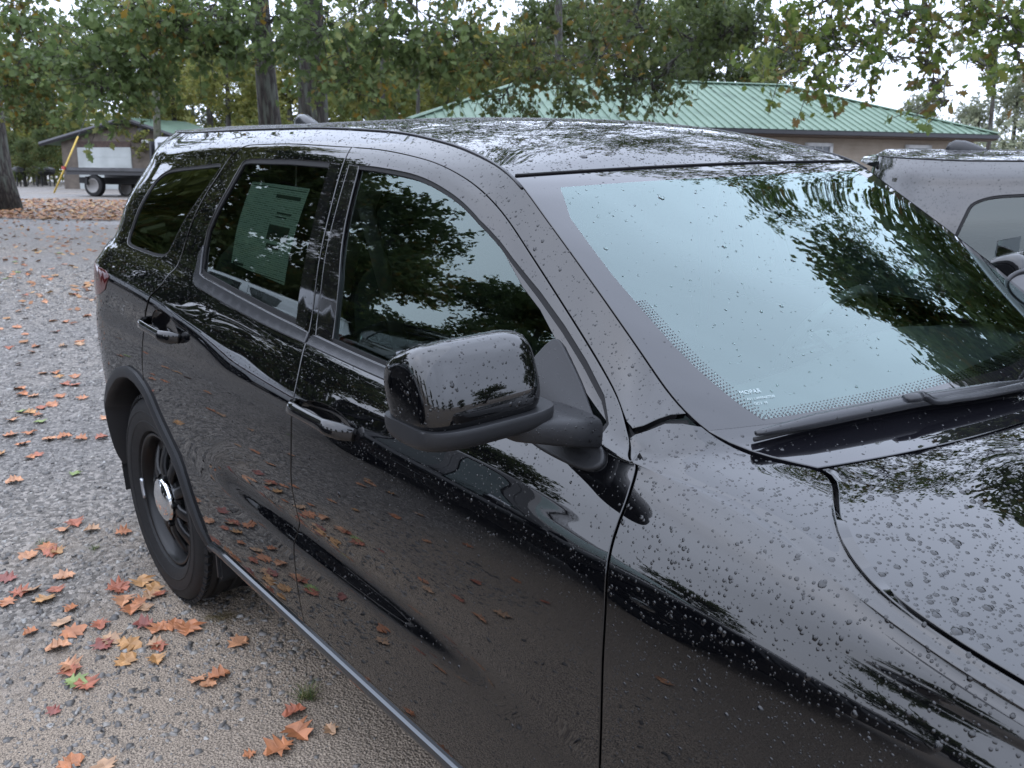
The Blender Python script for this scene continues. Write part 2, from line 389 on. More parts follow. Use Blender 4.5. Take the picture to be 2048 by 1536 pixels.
def mat_bark():
    k = NT('bark'); tc = k.n('TexCoord'); mp = k.n('Mapping'); mp.inputs['Scale'].default_value = (9, 9, 1.6); k.l(tc.outputs['Object'], mp.inputs[0])
    v = k.n('TexVoronoi', Scale=1.6, feature='DISTANCE_TO_EDGE'); k.l(mp.outputs[0], v.inputs['Vector']); nz = k.n('TexNoise', Scale=1.2, Detail=8.0); k.l(mp.outputs[0], nz.inputs['Vector'])
    c = k.ramp(v.outputs['Distance'], [(0, (.016, .013, .011)), (.12, (.040, .033, .028)), (.5, (.075, .065, .055))])
    g = k.ramp(nz.outputs['Fac'], [(.5, (0, 0, 0)), (.62, (1, 1, 1))]); mx = k.n('Mix', data_type='RGBA'); k.l(g, mx.inputs[0]); k.l(c, mx.inputs[6]); mx.inputs[7].default_value = (.085, .092, .075, 1)
    k.l(mx.outputs[2], k.p.inputs['Base Color']); k.p.inputs['Roughness'].default_value = .9; k.bump(v.outputs['Distance'], .8, .05); return k.m
M['bark'] = mat_bark()
OAK = np.array([(0, -.5), (.07, -.32), (.20, -.34), (.13, -.16), (.34, -.06), (.20, .04), (.36, .24), (.17, .26), (.06, .5), (-.08, .48), (-.15, .24), (-.35, .20), (-.19, .02), (-.32, -.10), (-.12, -.18), (-.20, -.32), (-.06, -.33)])
DIA = np.array([(0, -.5), (.26, -.05), (0, .5), (-.26, .05)])
def leaves(C_, size, tmpl, droop=.5, seed=0):
    r = np.random.default_rng(seed+11); n = len(C_); k = len(tmpl)
    a = r.normal(size=(n, 3)); a[:, 2] -= droop*1.2; a /= np.linalg.norm(a, axis=1, keepdims=True)            # leaf axis, hanging
    b = r.normal(size=(n, 3)); b -= a*(a*b).sum(1)[:, None]; b /= np.linalg.norm(b, axis=1, keepdims=True); nn = np.cross(a, b)
    s = size*(.65+.7*r.random(n)); cu = r.normal(size=n)*.25
    t = tmpl[None]*s[:, None, None]
    z = (np.abs(tmpl[None, :, 0])*.35+tmpl[None, :, 1]**2*cu[:, None])*s[:, None]
    vv = C_[:, None]+a[:, None]*t[..., 1:2]+b[:, None]*t[..., 0:1]+nn[:, None]*z[..., None]
    if k == 4: f = np.array([[0, 1, 2, 3]]); T = None; Q = (f[None]+(np.arange(n)*k)[:, None, None]).reshape(-1, 4)
    else:
        tri = [(0, 1, 16), (1, 2, 3), (1, 3, 14), (1, 14, 16), (16, 14, 15), (3, 4, 5), (3, 5, 12), (3, 12, 14), (14, 12, 13), (5, 6, 7), (5, 7, 10), (5, 10, 12), (12, 10, 11), (7, 8, 9), (7, 9, 10)]
        Q = None; T = (np.array(tri)[None]+(np.arange(n)*k)[:, None, None]).reshape(-1, 3)
    return vv.reshape(-1, 3), T, Q, np.repeat(r.random(n), k)
def leaf_mesh(name, C_, size, tmpl, mat, parent=None, droop=.5, seed=0, bias=None):
    vv, T, Q, val = leaves(C_, size, tmpl, droop, seed)
    if bias is not None: val = np.clip(val*.75+np.repeat(bias, len(tmpl))*.45-.1, 0, 1)
    me = mesh_np(name, vv, T, Q); at = me.attributes.new('leafv', 'FLOAT', 'POINT'); at.data.foreach_set('value', val.astype(np.float32))
    return link(name, me, mat, parent)
def clump_pts(c, r, n, ntw, rg, strand=.5):
    d = rg.normal(size=(ntw, 3)); d /= np.linalg.norm(d, axis=1, keepdims=True); rad = rg.random(ntw)**.45
    o = np.array(c)+d*np.array(r)*rad[:, None]
    td = d*.7+rg.normal(size=(ntw, 3))*.6; td[:, 2] -= .35; td /= np.linalg.norm(td, axis=1, keepdims=True)
    ln = strand*(.5+rg.random(ntw)); k = rg.integers(0, ntw, n); t = rg.random(n)**.7
    return o[k]+td[k]*(ln[k]*t)[:, None]+rg.normal(size=(n, 3))*(.10*strand+.02), o, o+td*ln[:, None]
def grow(name, base, height, r0, clumps, leaf, lsize, mat, label, cat='tree', group=None, tmpl=OAK, strand=.5, seed=1, lean=(0, 0), twigs=True, parentless=True, limb_r=.09, fork=.45, rough=1.0):
    rg = np.random.default_rng(seed); base = np.array(base, float)
    root = empty(name, base, 0, label, cat, group)
    m = MB(); pts = []; rad = []
    for k in range(11):
        t = k/10; pts.append(np.array([lean[0]*t*height+.10*math.sin(3*t+seed)*rough, lean[1]*t*height+.08*math.cos(4*t+seed)*rough, height*t-.15*(k == 0)])); rad.append(r0*(1-.72*t)*(1+.55*math.exp(-t*16)))
    m.tube(pts, rad, 14); P_ = []; B_ = []
    top = np.array(pts); nodes = [(p, max(limb_r, r*.8)) for p, r in zip(pts[int(10*fork):], rad[int(10*fork):])]
    order = sorted(clumps, key=lambda q: np.linalg.norm(np.array(q[0])-base-top[8]))
    for c, r, n in order:
        c = np.array(c, float)-base
        # each clump hangs on the nearest wood that already stands, so limbs fork like real ones
        s, sr = min(nodes, key=lambda q: np.linalg.norm(q[0]-c)+(.6*max(0, q[0][2]-c[2])))
        ln = np.linalg.norm(c-s); mid = (s+c)/2+np.array([0, 0, .10*ln])+rg.normal(size=3)*.10*ln*rough
        cv = crom([s, (s+mid)/2+rg.normal(size=3)*.04*ln, mid, (mid+c)/2+rg.normal(size=3)*.05*ln, c], 4); r_a = min(sr*.72, .02+.022*ln+.012); rr = np.linspace(r_a, max(.010, r_a*.42), len(cv)); m.tube(cv, rr, 6, cap=False)
        for k in (5, 10, len(cv)-1): nodes.append((cv[k], rr[k]))
        n_t = max(6, int(n/13)); pp, o, e = clump_pts(c, r, n, n_t, rg, strand); P_.append(pp); B_.append(np.full(len(pp), rg.random()))
        if twigs:
            for q in range(min(n_t, 20)):
                j = cv[min(len(cv)-1, int(len(cv)*(.6+.4*rg.random())))]; m.tube([j, (j+o[q])/2+rg.normal(size=3)*.05, o[q], e[q]], [.012, .008, .006, .003], 4, cap=False)
    m.build('trunk', M['bark'], root, True)
    leaf_mesh('crown', np.concatenate(P_), lsize, tmpl, mat, root, seed=seed, bias=np.concatenate(B_))
    return root
# ------------------------------------------------------------------ house with green metal roof
M['siding'] = None
def mat_siding():
    k = NT('tan_siding'); tc = k.n('TexCoord'); s_ = k.n('SeparateXYZ'); k.l(tc.outputs['Object'], s_.inputs[0])
    m = k.n('Math', operation='MULTIPLY'); k.l(s_.outputs['Z'], m.inputs[0]); m.inputs[1].default_value = 8.0; fr = k.n('Math', operation='FRACT'); k.l(m.outputs[0], fr.inputs[0])
    nz = k.n('TexNoise', Scale=3.0, Detail=5.0); k.l(tc.outputs['Object'], nz.inputs['Vector'])
    k.l(k.ramp(nz.outputs['Fac'], [(.3, (.30, .25, .195)), (.7, (.37, .31, .25))]), k.p.inputs['Base Color']); k.p.inputs['Roughness'].default_value = .6; k.bump(fr.outputs[0], .9, .03); return k.m
M['siding'] = mat_siding()
def mat_roof(name, c0, c1):
    k = NT(name); tc = k.n('TexCoord'); nz = k.n('TexNoise', Scale=.8, Detail=8.0, Roughness=.65); k.l(tc.outputs['Object'], nz.inputs['Vector'])
    k.l(k.ramp(nz.outputs['Fac'], [(.28, (.06, .085, .07)), (.42, c0), (.75, c1)]), k.p.inputs['Base Color']); k.p.inputs['Roughness'].default_value = .6; k.p.inputs['Specular IOR Level'].default_value = .2; return k.m
M['roof_green'] = mat_roof('green_metal_roof', (.125, .185, .135), (.165, .23, .175))
M['white'] = simple('white_paint', (.62, .63, .64), .5, noise=.08, nscale=6)
M['gutter'] = simple('dark_gutter', (.030, .030, .034), .5)
M['pane'] = simple('house_pane', (.05, .06, .07), .05, ior=1.6)
M['soffit'] = simple('brown_soffit', (.13, .095, .075), .7)
A = V(816, 236, 25.5); B = V(1996, 272, 30.0); ze = (A[2]+B[2])/2; A[2] = B[2] = ze
ux = (B-A)/np.linalg.norm(B-A); uy = np.array([-ux[1], ux[0], 0])
if uy @ np.append(EF, 0) < 0: uy = -uy
LEN = np.linalg.norm(B-A); DEP, RISE = 8.6, 2.05; gz = float(terr(*(A+ux*LEN/2)[:2]))
house = empty('house', (A+ux*LEN/2)*[1, 1, 0]+[0, 0, gz], 0, 'low tan house with a green ribbed metal hip roof behind the SUVs', 'house')
o_ = np.array(house.location)
def H(a, b, z): return A+ux*a+uy*b+np.array([0, 0, z])-o_
hip_l, hip_r = 5.0, LEN-5.6
rm = MB()
C4 = [H(0, 0, 0), H(LEN, 0, 0), H(LEN, DEP, 0), H(0, DEP, 0)]; RL, RR = H(hip_l, DEP/2, RISE), H(hip_r, DEP/2, RISE)
rm.add(C4+[RL, RR], [(0, 1, 5, 4), (1, 2, 5), (2, 3, 4, 5), (3, 0, 4)]); rm.add([c-[0, 0, .06] for c in C4], [(0, 1, 2, 3)])
roof = rm.build('roof', M['roof_green'], house)
# standing ribs on the front slope, each its own piece
sl = np.array([0, DEP/2, RISE]); ribm = None
xs = np.arange(.25, LEN-.1, .305)
for x in xs:
    f = min(1, x/hip_l, (LEN-x)/(LEN-hip_r)); a, b = H(x, .01, .01), H(x, DEP/2*f, RISE*f+.01)
    if f < .06: continue
    v = b-a; n = np.cross(ux, v); n /= np.linalg.norm(n); n = n if n[2] > 0 else -n
    MB().add([a-ux*.022, a+ux*.022, b+ux*.022, b-ux*.022, a-ux*.012+n*.035, a+ux*.012+n*.035, b+ux*.012+n*.035, b-ux*.012+n*.035], [(0, 1, 5, 4), (1, 2, 6, 5), (2, 3, 7, 6), (3, 0, 4, 7), (4, 5, 6, 7)]).build('roof_rib', M['roof_green'], roof)
for (a, b) in ((C4[0], RL), (RL, RR), (C4[1], RR)):
    MB().tube([a+[0, 0, .02], b+[0, 0, .03]], .14, 6, flat=.35).build('ridge_cap', M['roof_green'], roof)
MB().box(H(LEN/2, -.03, -.09), (LEN, .10, .12), np.stack([ux, uy, [0, 0, 1]], 1)).build('gutter', M['gutter'], house)
MB().box(H(LEN/2, .28, -.17), (LEN, .55, .05), np.stack([ux, uy, [0, 0, 1]], 1)).build('soffit', M['soffit'], house)
wz = ze-gz
MB().box(H(LEN/2, DEP/2, -.19-wz/2), (LEN-1.0, DEP-1.0, wz), np.stack([ux, uy, [0, 0, 1]], 1)).build('wall', M['siding'], house)
def house_window(px):
    # column of the photo -> position along the front wall
    best = min(np.linspace(1, LEN-1, 400), key=lambda a: abs(to_px(H(a, .5, -.6)+o_)[0]-px))
    Rw = np.stack([ux, uy, [0, 0, 1]], 1)
    fr = MB()
    for (dx, dz, w_, h_) in ((-.45, 0, .11, 1.25), (.45, 0, .11, 1.25), (0, .57, 1.0, .11), (0, -.57, 1.0, .11), (0, 0, .8, .05)): fr.box(H(best+dx, .47, -.98+dz), (w_, .07, h_), Rw)
    o = fr.build('window', M['white'], house)
    MB().box(H(best, .49, -.98), (.82, .02, 1.06), Rw).build('pane', M['pane'], o)
    for k in (-1, 1): MB().box(H(best+k*.14, .475, -.70), (.02, .02, .5), Rw).build('muntin', M['white'], o)
house_window(1637); house_window(1834); house_window(1300)
# ------------------------------------------------------------------ garage on the left
M['garage'] = simple('brown_siding', (.105, .085, .068), .8, noise=.25, nscale=4)
M['brown'] = simple('dark_brown_wood', (.060, .038, .030), .8, noise=.3, nscale=8)
M['door_white'] = simple('dirty_white_door', (.36, .38, .37), .6, noise=.18, nscale=1.5)
D = 41.0; GL, GR = V(127, 343, D), V(392, 343, D); gz2 = float(terr(*((GL+GR)/2)[:2]))
gx = (GR-GL); gx[2] = 0; Lg = np.linalg.norm(gx); gx /= Lg; gy = np.array([-gx[1], gx[0], 0]); gy = gy if gy @ np.append(EF, 0) > 0 else -gy
gy = gy*math.cos(.9)+gx*math.sin(.9)
gar = empty('garage', np.array([(GL+GR)[0]/2, (GL+GR)[1]/2, gz2]), 0, 'brown gabled garage with green roof and white roller door on the left', 'garage'); og = np.array(gar.location)
zl = V(127, 281, D)[2]-gz2; zp = V(275, 238, D)[2]-gz2; cxp = (V(275, 238, D)-GL) @ gx
def Q(a, b, z): return GL*[1, 1, 0]+np.array([0, 0, gz2])+gx*a+gy*b+np.array([0, 0, z])-og
dep = 2.4
gw = MB(); gw.add([Q(0, 0, -1), Q(Lg, 0, -1), Q(Lg, 0, zl), Q(cxp, 0, zp-.12), Q(0, 0, zl), Q(0, dep, -1), Q(Lg, dep, -1), Q(Lg, dep, zl), Q(cxp, dep, zp-.12), Q(0, dep, zl)], [(0, 1, 2, 3, 4), (0, 5, 9, 4), (1, 6, 7, 2), (5, 6, 7, 8, 9)]).build('wall', M['garage'], gar)
for sgn, e in ((-1, -.5), (1, Lg+.5)):
    ez = zl-.5*(zp-zl)/max(cxp, .1); th = .09
    a, b, c, d = Q(cxp, -.45, zp), Q(e, -.45, ez), Q(e, dep, ez), Q(cxp, dep, zp)
    dn = np.array([0, 0, -th]); MB().tube([a+dn*.6-[0, 0, .02], b+dn*.6-[0, 0, .02]], .11, 6).build('rake_board', M['gutter'], gar); MB().add([a, b, c, d, a+dn, b+dn, c+dn, d+dn], [(0, 1, 2, 3), (4, 5, 6, 7), (0, 1, 5, 4), (1, 2, 6, 5), (2, 3, 7, 6)]).build('roof', M['roof_green'], gar)
def gpx(px, py): q = V(px, py, D)-GL; return q @ gx, V(px, py, D)[2]-gz2
x0, zt = gpx(160, 284); x1, _ = gpx(266, 284); _, zd = gpx(160, 296)
Rg = np.stack([gx, np.array([-gx[1], gx[0], 0]), [0, 0, 1]], 1)
MB().box(Q((x0+x1)/2, -.02, (zt+zd)/2), (x1-x0, .06, zt-zd), Rg).build('door_header', M['brown'], gar)
gd = MB().box(Q((x0+x1)/2, -.03, zd/2), (x1-x0, .05, zd), Rg).build('roller_door', M['door_white'], gar)
for k in range(4): MB().box(Q((x0+x1)/2, -.065, zd*(k+.5)/4.0), (x1-x0-.04, .02, zd/4-.05), Rg, bev=.008).build('door_panel', M['door_white'], gd)
lx, lz = gpx(293, 262); MB().box(Q(lx, -.12, lz), (.28, .22, .16), Rg, bev=.03).build('flood_lamp', M['gutter'], gar)
lx, lz = gpx(300, 284); MB().box(Q(lx, -.06, lz), (.45, .06, .14), Rg).build('name_board', M['white'], gar)
# ------------------------------------------------------------------ flatbed truck
M['truck_white'] = simple('white_truck_paint', (.60, .62, .65), .25, coat=.8)
M['bed'] = simple('grey_steel_deck', (.06, .06, .065), .55, noise=.3, nscale=3)
M['rimgrey'] = simple('dull_steel_rim', (.22, .21, .20), .5)
M['red'] = simple('red_reflector', (.35, .03, .02), .3)
D = 32.5; tb = on(205, D); tx = V(290, 400, D-.9)-V(132, 400, D); tx[2] = 0; tx /= np.linalg.norm(tx); ty_ = np.array([-tx[1], tx[0], 0]); ty_ = ty_ if ty_ @ np.append(EF, 0) > 0 else -ty_
truck = empty('flatbed_truck', tb, 0, 'flatbed truck with white cab parked by the garage', 'truck')
ot = np.array(tb)
gzt = lambda a, b: float(terr(*(ot+tx*a+ty_*b)[:2]))-ot[2]
zs = .5*(gzt(-1, 1)+gzt(3, 1)); up_ = np.array([tx[0], tx[1], (gzt(4, 0)-gzt(-1, 0))/5]); up_ /= np.linalg.norm(up_)
nz_ = np.cross(up_, ty_); nz_ = nz_ if nz_[2] > 0 else -nz_
def T_(a, b, z): return up_*a+ty_*b+nz_*z
Rt_ = np.stack([up_, ty_, nz_], 1)
MB().box(T_(.35, 1.1, .98), (3.75, 2.2, .13), Rt_, bev=.02).build('deck', M['bed'], truck)
for b in (.1, 2.1): MB().box(T_(.35, b, .86), (3.7, .08, .14), Rt_).build('deck_rail', M['gutter'], truck)
MB().box(T_(2.2, 1.1, 1.50), (.08, 2.1, 1.0), Rt_).build('headboard', M['gutter'], truck)
MB().box(T_(1.5, 1.1, .62), (6.0, .8, .22), Rt_).build('chassis', M['matte'], truck)
cb = MB(); vv = [T_(2.35, b, z) for b in (.1, 2.1) for z in (.55, 1.35, 2.12)]+[T_(a, b, z) for b in (.1, 2.1) for a, z in ((3.9, .55), (3.9, 1.30), (3.1, 2.12), (5.1, .6), (5.1, 1.2))]
cb.add([T_(a, b, z) for b in (.12, 2.08) for a, z in ((2.35, .55), (2.35, 2.05), (2.5, 2.15), (3.25, 2.15), (3.85, 1.38), (5.0, 1.28), (5.15, 1.1), (5.15, .55))], [tuple(range(8)), tuple(range(8, 16))]+[(k, (k+1) % 8, 8+(k+1) % 8, 8+k) for k in range(8)])
cab = cb.build('cab', M['truck_white'], truck)
MB().box(T_(2.85, .115, 1.72), (.75, .03, .48), Rt_).build('side_window', M['pane'], cab)
MB().box(T_(2.34, 1.1, 1.75), (.03, 1.5, .45), Rt_).build('rear_window', M['pane'], cab)
def tw(a, b, nm='truck_wheel', dual=False):
    c = T_(a, b, .40); w_ = MB(); n = 28; vv = []; prof = [(.22, -.10), (.30, -.12), (.385, -.10), (.40, -.06), (.40, .06), (.385, .10), (.22, .10)]
    for r, h in prof: vv += [c+up_*r*math.cos(2*math.pi*k/n)+nz_*r*math.sin(2*math.pi*k/n)+ty_*h for k in range(n)]
    w_.add(vv, [(i*n+k, i*n+(k+1) % n, (i+1)*n+(k+1) % n, (i+1)*n+k) for i in range(6) for k in range(n)]); o = w_.build('wheel', M['tyre'], truck, angle=40)
    vv = []; 
    for r, h in ((.265, -.128), (.25, -.135), (.21, -.11), (.10, -.05), (.0, -.05)): vv += [c+up_*r*math.cos(2*math.pi*k/n)+nz_*r*math.sin(2*math.pi*k/n)+ty_*h for k in range(n)]
    MB().add(vv, [(i*n+k, i*n+(k+1) % n, (i+1)*n+(k+1) % n, (i+1)*n+k) for i in range(4) for k in range(n)]).build('rim', M['rimgrey'], o, angle=40)
tw(-.35, .18); tw(-.35, 1.98); tw(4.2, .18); tw(4.2, 1.98)
MB().box(T_(-.55, .1, .58), (.06, .25, .3), Rt_).build('mud_flap', M['matte'], truck)
for (a, z) in ((-1.53, 1.02), (2.2, .95)): MB().box(T_(a, -.02, z), (.14, .05, .12), Rt_).build('reflector', M['red'], truck)
# ------------------------------------------------------------------ pole, guy guard, stands
M['pole'] = simple('weathered_pole', (.085, .085, .060), .9, noise=.35, nscale=6)
M['yellow'] = simple('yellow_guard', (.50, .34, .06), .5)
b0 = on(323, 36); tp = V(303, -60, 36); po = empty('utility_pole', b0, 0, 'weathered wooden utility pole between the truck and the tree', 'pole')
MB().tube([np.zeros(3)-[0, 0, .3], (tp-b0)*.5, (tp-b0), (tp-b0)*1.4], [.155, .14, .125, .11], 14).build('pole_shaft', M['pole'], po, True)
MB().box((tp-b0)*1.33, (2.2, .1, .12), Rz(.6)).build('cross_arm', M['pole'], po)
g0 = ground_hit(108, 386); g1 = V(156, 273, np.dot(g0-CW, RW[2])+.5); gg = empty('guy_wire', g0, 0, 'slanted guy wire with yellow plastic guard left of the garage', 'guy wire')
MB().tube([np.zeros(3), (g1-g0)*.5, g1-g0], .036, 8).build('guard', M['yellow'], gg, True); MB().tube([(g1-g0), (g1-g0)*2.6], .012, 5).build('wire', M['gutter'], gg)
M['stand'] = simple('black_steel', (.012, .012, .013), .6)
for k, (px, d, lab) in enumerate(((46, 44, 'leftmost low dark stand on legs beyond the lot'), (78, 46, 'middle low dark stand on legs beyond the lot'), (100, 45, 'low dark stand on legs nearest the yellow guy guard'))):
    c = on(px, d); st = empty('equipment_stand', c, .3*k, lab, 'equipment', 'dark stands beyond the lot')
    body = MB(); Pp, ff = superell((0, 0, .75), (.55, .25, .22), .8, .6, 16, 8)
    body.add(Pp, ff)
    body.build('barrel', M['stand'], st)
    for x in (-.38, .38):
        for y in (-.15, .15): MB().tube([(x, y, 0), (x*.95, y*.9, .7)], .035, 6).build('leg', M['stand'], st)

# ------------------------------------------------------------------ trees
tr = np.random.default_rng(21)
def box_clumps(x0, x1, y0, y1, d0, d1, cnt, r, n):
    o = []
    for _ in range(cnt):
        rr = r*(.7+.6*tr.random()); o.append((V(tr.uniform(x0, x1), tr.uniform(y0, y1), tr.uniform(d0, d1)), (rr, rr, rr*.75), int(n*(.7+.6*tr.random()))))
    return o
def at_clumps(L, d, r, n): return [(V(x, y, d+tr.normal()*.4), (r*s, r*s, r*s*.75), int(n*s)) for x, y, s in L]
# left edge oak
grow('oak_tree', on(8, 23.5), 9.5, .40, box_clumps(-260, 200, -330, 60, 18, 25, 14, 1.3, 330)+at_clumps([(40, 60, 1), (110, 110, 1.1), (150, 150, 1), (60, 150, .9), (20, 170, .8)], 19, .75, 400), None, .145, M['leaf_oak'], 'big oak with a thick trunk at the left edge of the lot', seed=3, lean=(0, 0))
# central pair with overhanging limbs
grow('oak_tree', on(632, 17.5), 11, .33, box_clumps(380, 1000, -420, 0, 12, 18, 13, 1.2, 330)+box_clumps(300, 1300, -1100, -330, 14, 20, 32, 1.8, 420)+box_clumps(1200, 1750, -900, -200, 14, 18, 14, 1.5, 380)+at_clumps([(690, 130, 1), (720, 175, .8), (640, 60, 1), (760, 90, 1), (560, 40, 1), (840, 70, 1), (930, 60, .9), (880, 120, .8), (980, 110, .7), (480, 50, 1), (430, 60, .8)], 13.5, .55, 400), None, .13, M['leaf_oak'], 'oak with thick grey trunk right behind the SUV roof', seed=5)
grow('oak_tree', on(556, 20.5), 10, .29, box_clumps(230, 640, -380, 20, 14, 20, 11, 1.1, 320)+at_clumps([(150, 100, 1), (220, 130, 1.1), (270, 90, 1), (200, 180, .9), (350, 60, 1), (400, 70, .8), (300, 40, 1), (250, 140, .7)], 14, .7, 420), None, .135, M['leaf_oak'], 'leaning oak left of the thick trunk, boughs hanging over the garage', seed=8, lean=(.02, -.03))
# boughs hanging in front of the house
grow('oak_tree', on(1112, 37), 13, .26, box_clumps(900, 1560, -330, 10, 13, 19, 15, 1.1, 300)+at_clumps([(1130, 120, .9), (1060, 150, .7), (1000, 200, .5), (1140, 180, .5), (1250, 150, .7), (1300, 180, .6), (1330, 150, .7), (1200, 110, .8), (1400, 90, .9), (1450, 70, 1), (1500, 60, .9), (1060, 90, .9), (1280, 60, 1)], 14.5, .50, 330), None, .125, M['leaf_dark'], 'dark oak whose hanging boughs cross the green roof', seed=12)
# branch reaching in from the right, foliage above and left of the lot
rb = on(2620, 15)
grow('maple_tree', rb, 9, .30, at_clumps([(1560, 80, .8), (1590, 120, .8), (1640, 70, 1), (1680, 110, .9), (1640, 160, .7), (1690, 180, .6), (1740, 40, 1), (1800, 20, 1), (1850, 40, .8), (1720, 90, .7), (1790, 120, .5), (1850, 130, .5), (1870, 170, .45), (1885, 205, .35), (1930, 30, 1), (1980, 70, .9), (2020, 30, 1.1), (2040, 110, .8), (1950, 120, .6), (1960, 10, 1), (2080, 40, 1.2), (1760, -30, 1.2), (1650, -10, 1), (1900, -40, 1.3), (1575, 20, .6), (1660, 30, .9)], 10, .36, 105)+box_clumps(2150, 2500, -100, 120, 12, 15, 4, .9, 240)+box_clumps(1650, 2900, -1150, -170, 10.5, 15, 36, 1.25, 420)+box_clumps(1480, 1800, -1000, -300, 11, 15, 8, 1.2, 400), None, .115, M['leaf_turn'], 'maple bough with green and rust leaves reaching in from the right', seed=17, strand=.4)
# ---- prototypes for trees farther away, copied
def far_tree(name, seed, h, w_, n, mat, label, group, ls=.34):
    rg = np.random.default_rng(seed); cl = []
    for k in range(13):
        t = rg.random(); a = rg.random()*6.28; rr = w_*(.35+.65*math.sin(math.pi*(.15+.8*t)))*rg.random()**.5; cl.append(((rr*math.cos(a), rr*math.sin(a), h*(.22+.74*t)), (w_*.42, w_*.42, w_*.34), int(n/13)))
    return grow(name, (0, 0, 0), h*.9, .028*h, cl, None, ls, mat, label, 'tree', group, DIA, .6, seed, twigs=False, limb_r=.06, fork=.25)
P1 = far_tree('woodland_tree', 31, 10, 2.9, 15000, M['leaf_far'], 'x', 'x', .23); P2 = far_tree('woodland_tree', 32, 8.5, 2.6, 15000, M['leaf_dark'], 'x', 'x', .21); P3 = far_tree('woodland_tree', 33, 9.5, 2.4, 9000, M['leaf_pale'], 'x', 'x', .24)
first = {}
# high crowns above the frame: they show in the roof and the glass

def place(pr, loc, s, rz, label, group):
    o = pr if id(pr) not in first else copy_tree(pr); first[id(pr)] = 1
    o.location = loc; o.rotation_euler = (0, 0, rz); o.scale = (s, s, s*(.9+.2*tr.random())); o['label'] = label; o['group'] = group; return o
FG = 'trees of the wood behind the lot'
for i, (px, d, pr, s) in enumerate(((-140, 52, P2, 1.1), (20, 58, P1, 1.0), (95, 50, P2, .75), (180, 62, P1, 1.1), (330, 56, P3, 1.1), (430, 55, P1, 1.05), (500, 62, P2, 1.1), (590, 52, P1, .95), (690, 55, P1, .9), (750, 60, P1, 1.0), (830, 50, P2, .85), (910, 56, P1, .95), (990, 60, P1, 1.05), (1080, 52, P2, 1.15), (1170, 56, P2, 1.25), (1270, 50, P2, 1.2), (1370, 54, P2, 1.3), (1450, 50, P2, 1.15), (1530, 58, P2, 1.0), (1820, 66, P3, .75), (1940, 62, P3, .8), (2010, 55, P3, .85), (2075, 60, P3, 1.0), (2200, 58, P3, 1.1), (2400, 55, P1, 1.2))):
    cnt_ = globals().setdefault('CNT', {}); cnt_[id(pr)] = cnt_.get(id(pr), 0)+1; od = ['first', 'second', 'third', 'fourth', 'fifth', 'sixth', 'seventh', 'eighth', 'ninth', 'tenth', 'eleventh'][cnt_[id(pr)]-1]
    nm = {id(P1): 'yellow-green', id(P2): 'dark green', id(P3): 'pale grey-green'}[id(pr)]
    place(pr, on(px, d), s*.95, tr.random()*6, f'{od} {nm} tree from the left in the wood behind the lot', FG)
for i, (px, d, s) in enumerate(((25, 48, .36), (60, 44, .26), (100, 47, .34), (450, 45, .28), (700, 44, .24), (760, 44, .28), (890, 45, .30), (960, 47, .30))):
    o = place(P2 if i < 3 else P1, on(px, d), s, tr.random()*6, ['first', 'second', 'third', 'fourth', 'fifth', 'sixth', 'seventh', 'eighth'][i]+' low bushy tree from the left at the edge of the wood', 'low trees at the edge of the wood')
for i, (px, d, s) in enumerate(((360, 43, .72), (470, 40, .66), (690, 41, .70), (800, 39, .62), (900, 42, .70), (1010, 44, .75))):
    place(P1, on(px, d), s, tr.random()*6, ['first', 'second', 'third', 'fourth', 'fifth', 'sixth'][i]+' young yellow-green tree from the left, standing before the wood', 'young trees before the wood')
# slim trunks standing behind the SUV roof
for px, d, r, lab in ((776, 27, .11, 'slim dark trunk between the thick oak and the house'), (840, 33, .10, 'thin trunk close to the left end of the house'), (1112, 42, .17, 'tall trunk rising behind the left end of the green roof'), (1960, 38, .12, 'bare pale trunk behind the right end of the house')):
    b = on(px, d); grow('slim_tree', b, 9, r, [(b+[tr.normal()*.8, tr.normal()*.8, z], (.9, .9, .8), 220) for z in (5.2, 6.2, 7.2, 8.2, 9)], None, .2, M['leaf_dark'] if px < 1900 else M['leaf_pale'], lab, 'tree', None, DIA, .5, int(px), twigs=False, limb_r=.04)
# trees on the other sides of the lot: seen mirrored in the glass and the paint
def cf(x, y): q = car2w([x, y, 0]); return np.array([q[0], q[1], float(terr(q[0], q[1]))])
for i, (x, y, pr, s) in enumerate(((-10, -12.5, P2, .70), (-13.5, -10.3, P2, .86), (-15.8, -6.8, P2, 1.2), (-17.5, -4, P1, 1.2), (-20, -10, P2, 1.3), (-15, -16, P2, .85), (-24, -5, P2, 1.3), (-22, -16, P1, .8), (-7, -17, P2, .66), (-2, -20, P2, .75), (4, -24, P2, .8), (12, -23, P1, .8), (20, -18, P2, .75))):
    place(pr, cf(x, y), s, tr.random()*6, 'woodland tree on the near side of the lot, mirrored in the SUV windows', 'trees on the near side of the lot')
for i, (x, y, pr, s) in enumerate(((1.8, 15.5, P2, 1.3), (5.6, 13.8, P2, 1.3), (9.0, 15, P2, 1.3), (3.4, 20, P2, 1.6), (10, 17, P1, 1.2), (15, 16, P2, 1.1))):
    place(pr, cf(x, y), s, tr.random()*6, 'woodland tree across the lot, mirrored in the windshield', 'trees across the lot')
for i, (x, y, s) in enumerate(((34, -6, .8), (36, 2, .9), (33, 9, .85), (30, -14, .8), (27, 14, .9))):
    place(P2, cf(x, y), s, tr.random()*6, 'woodland tree at the low end of the lot, mirrored in the door mirror', 'trees at the low end of the lot')

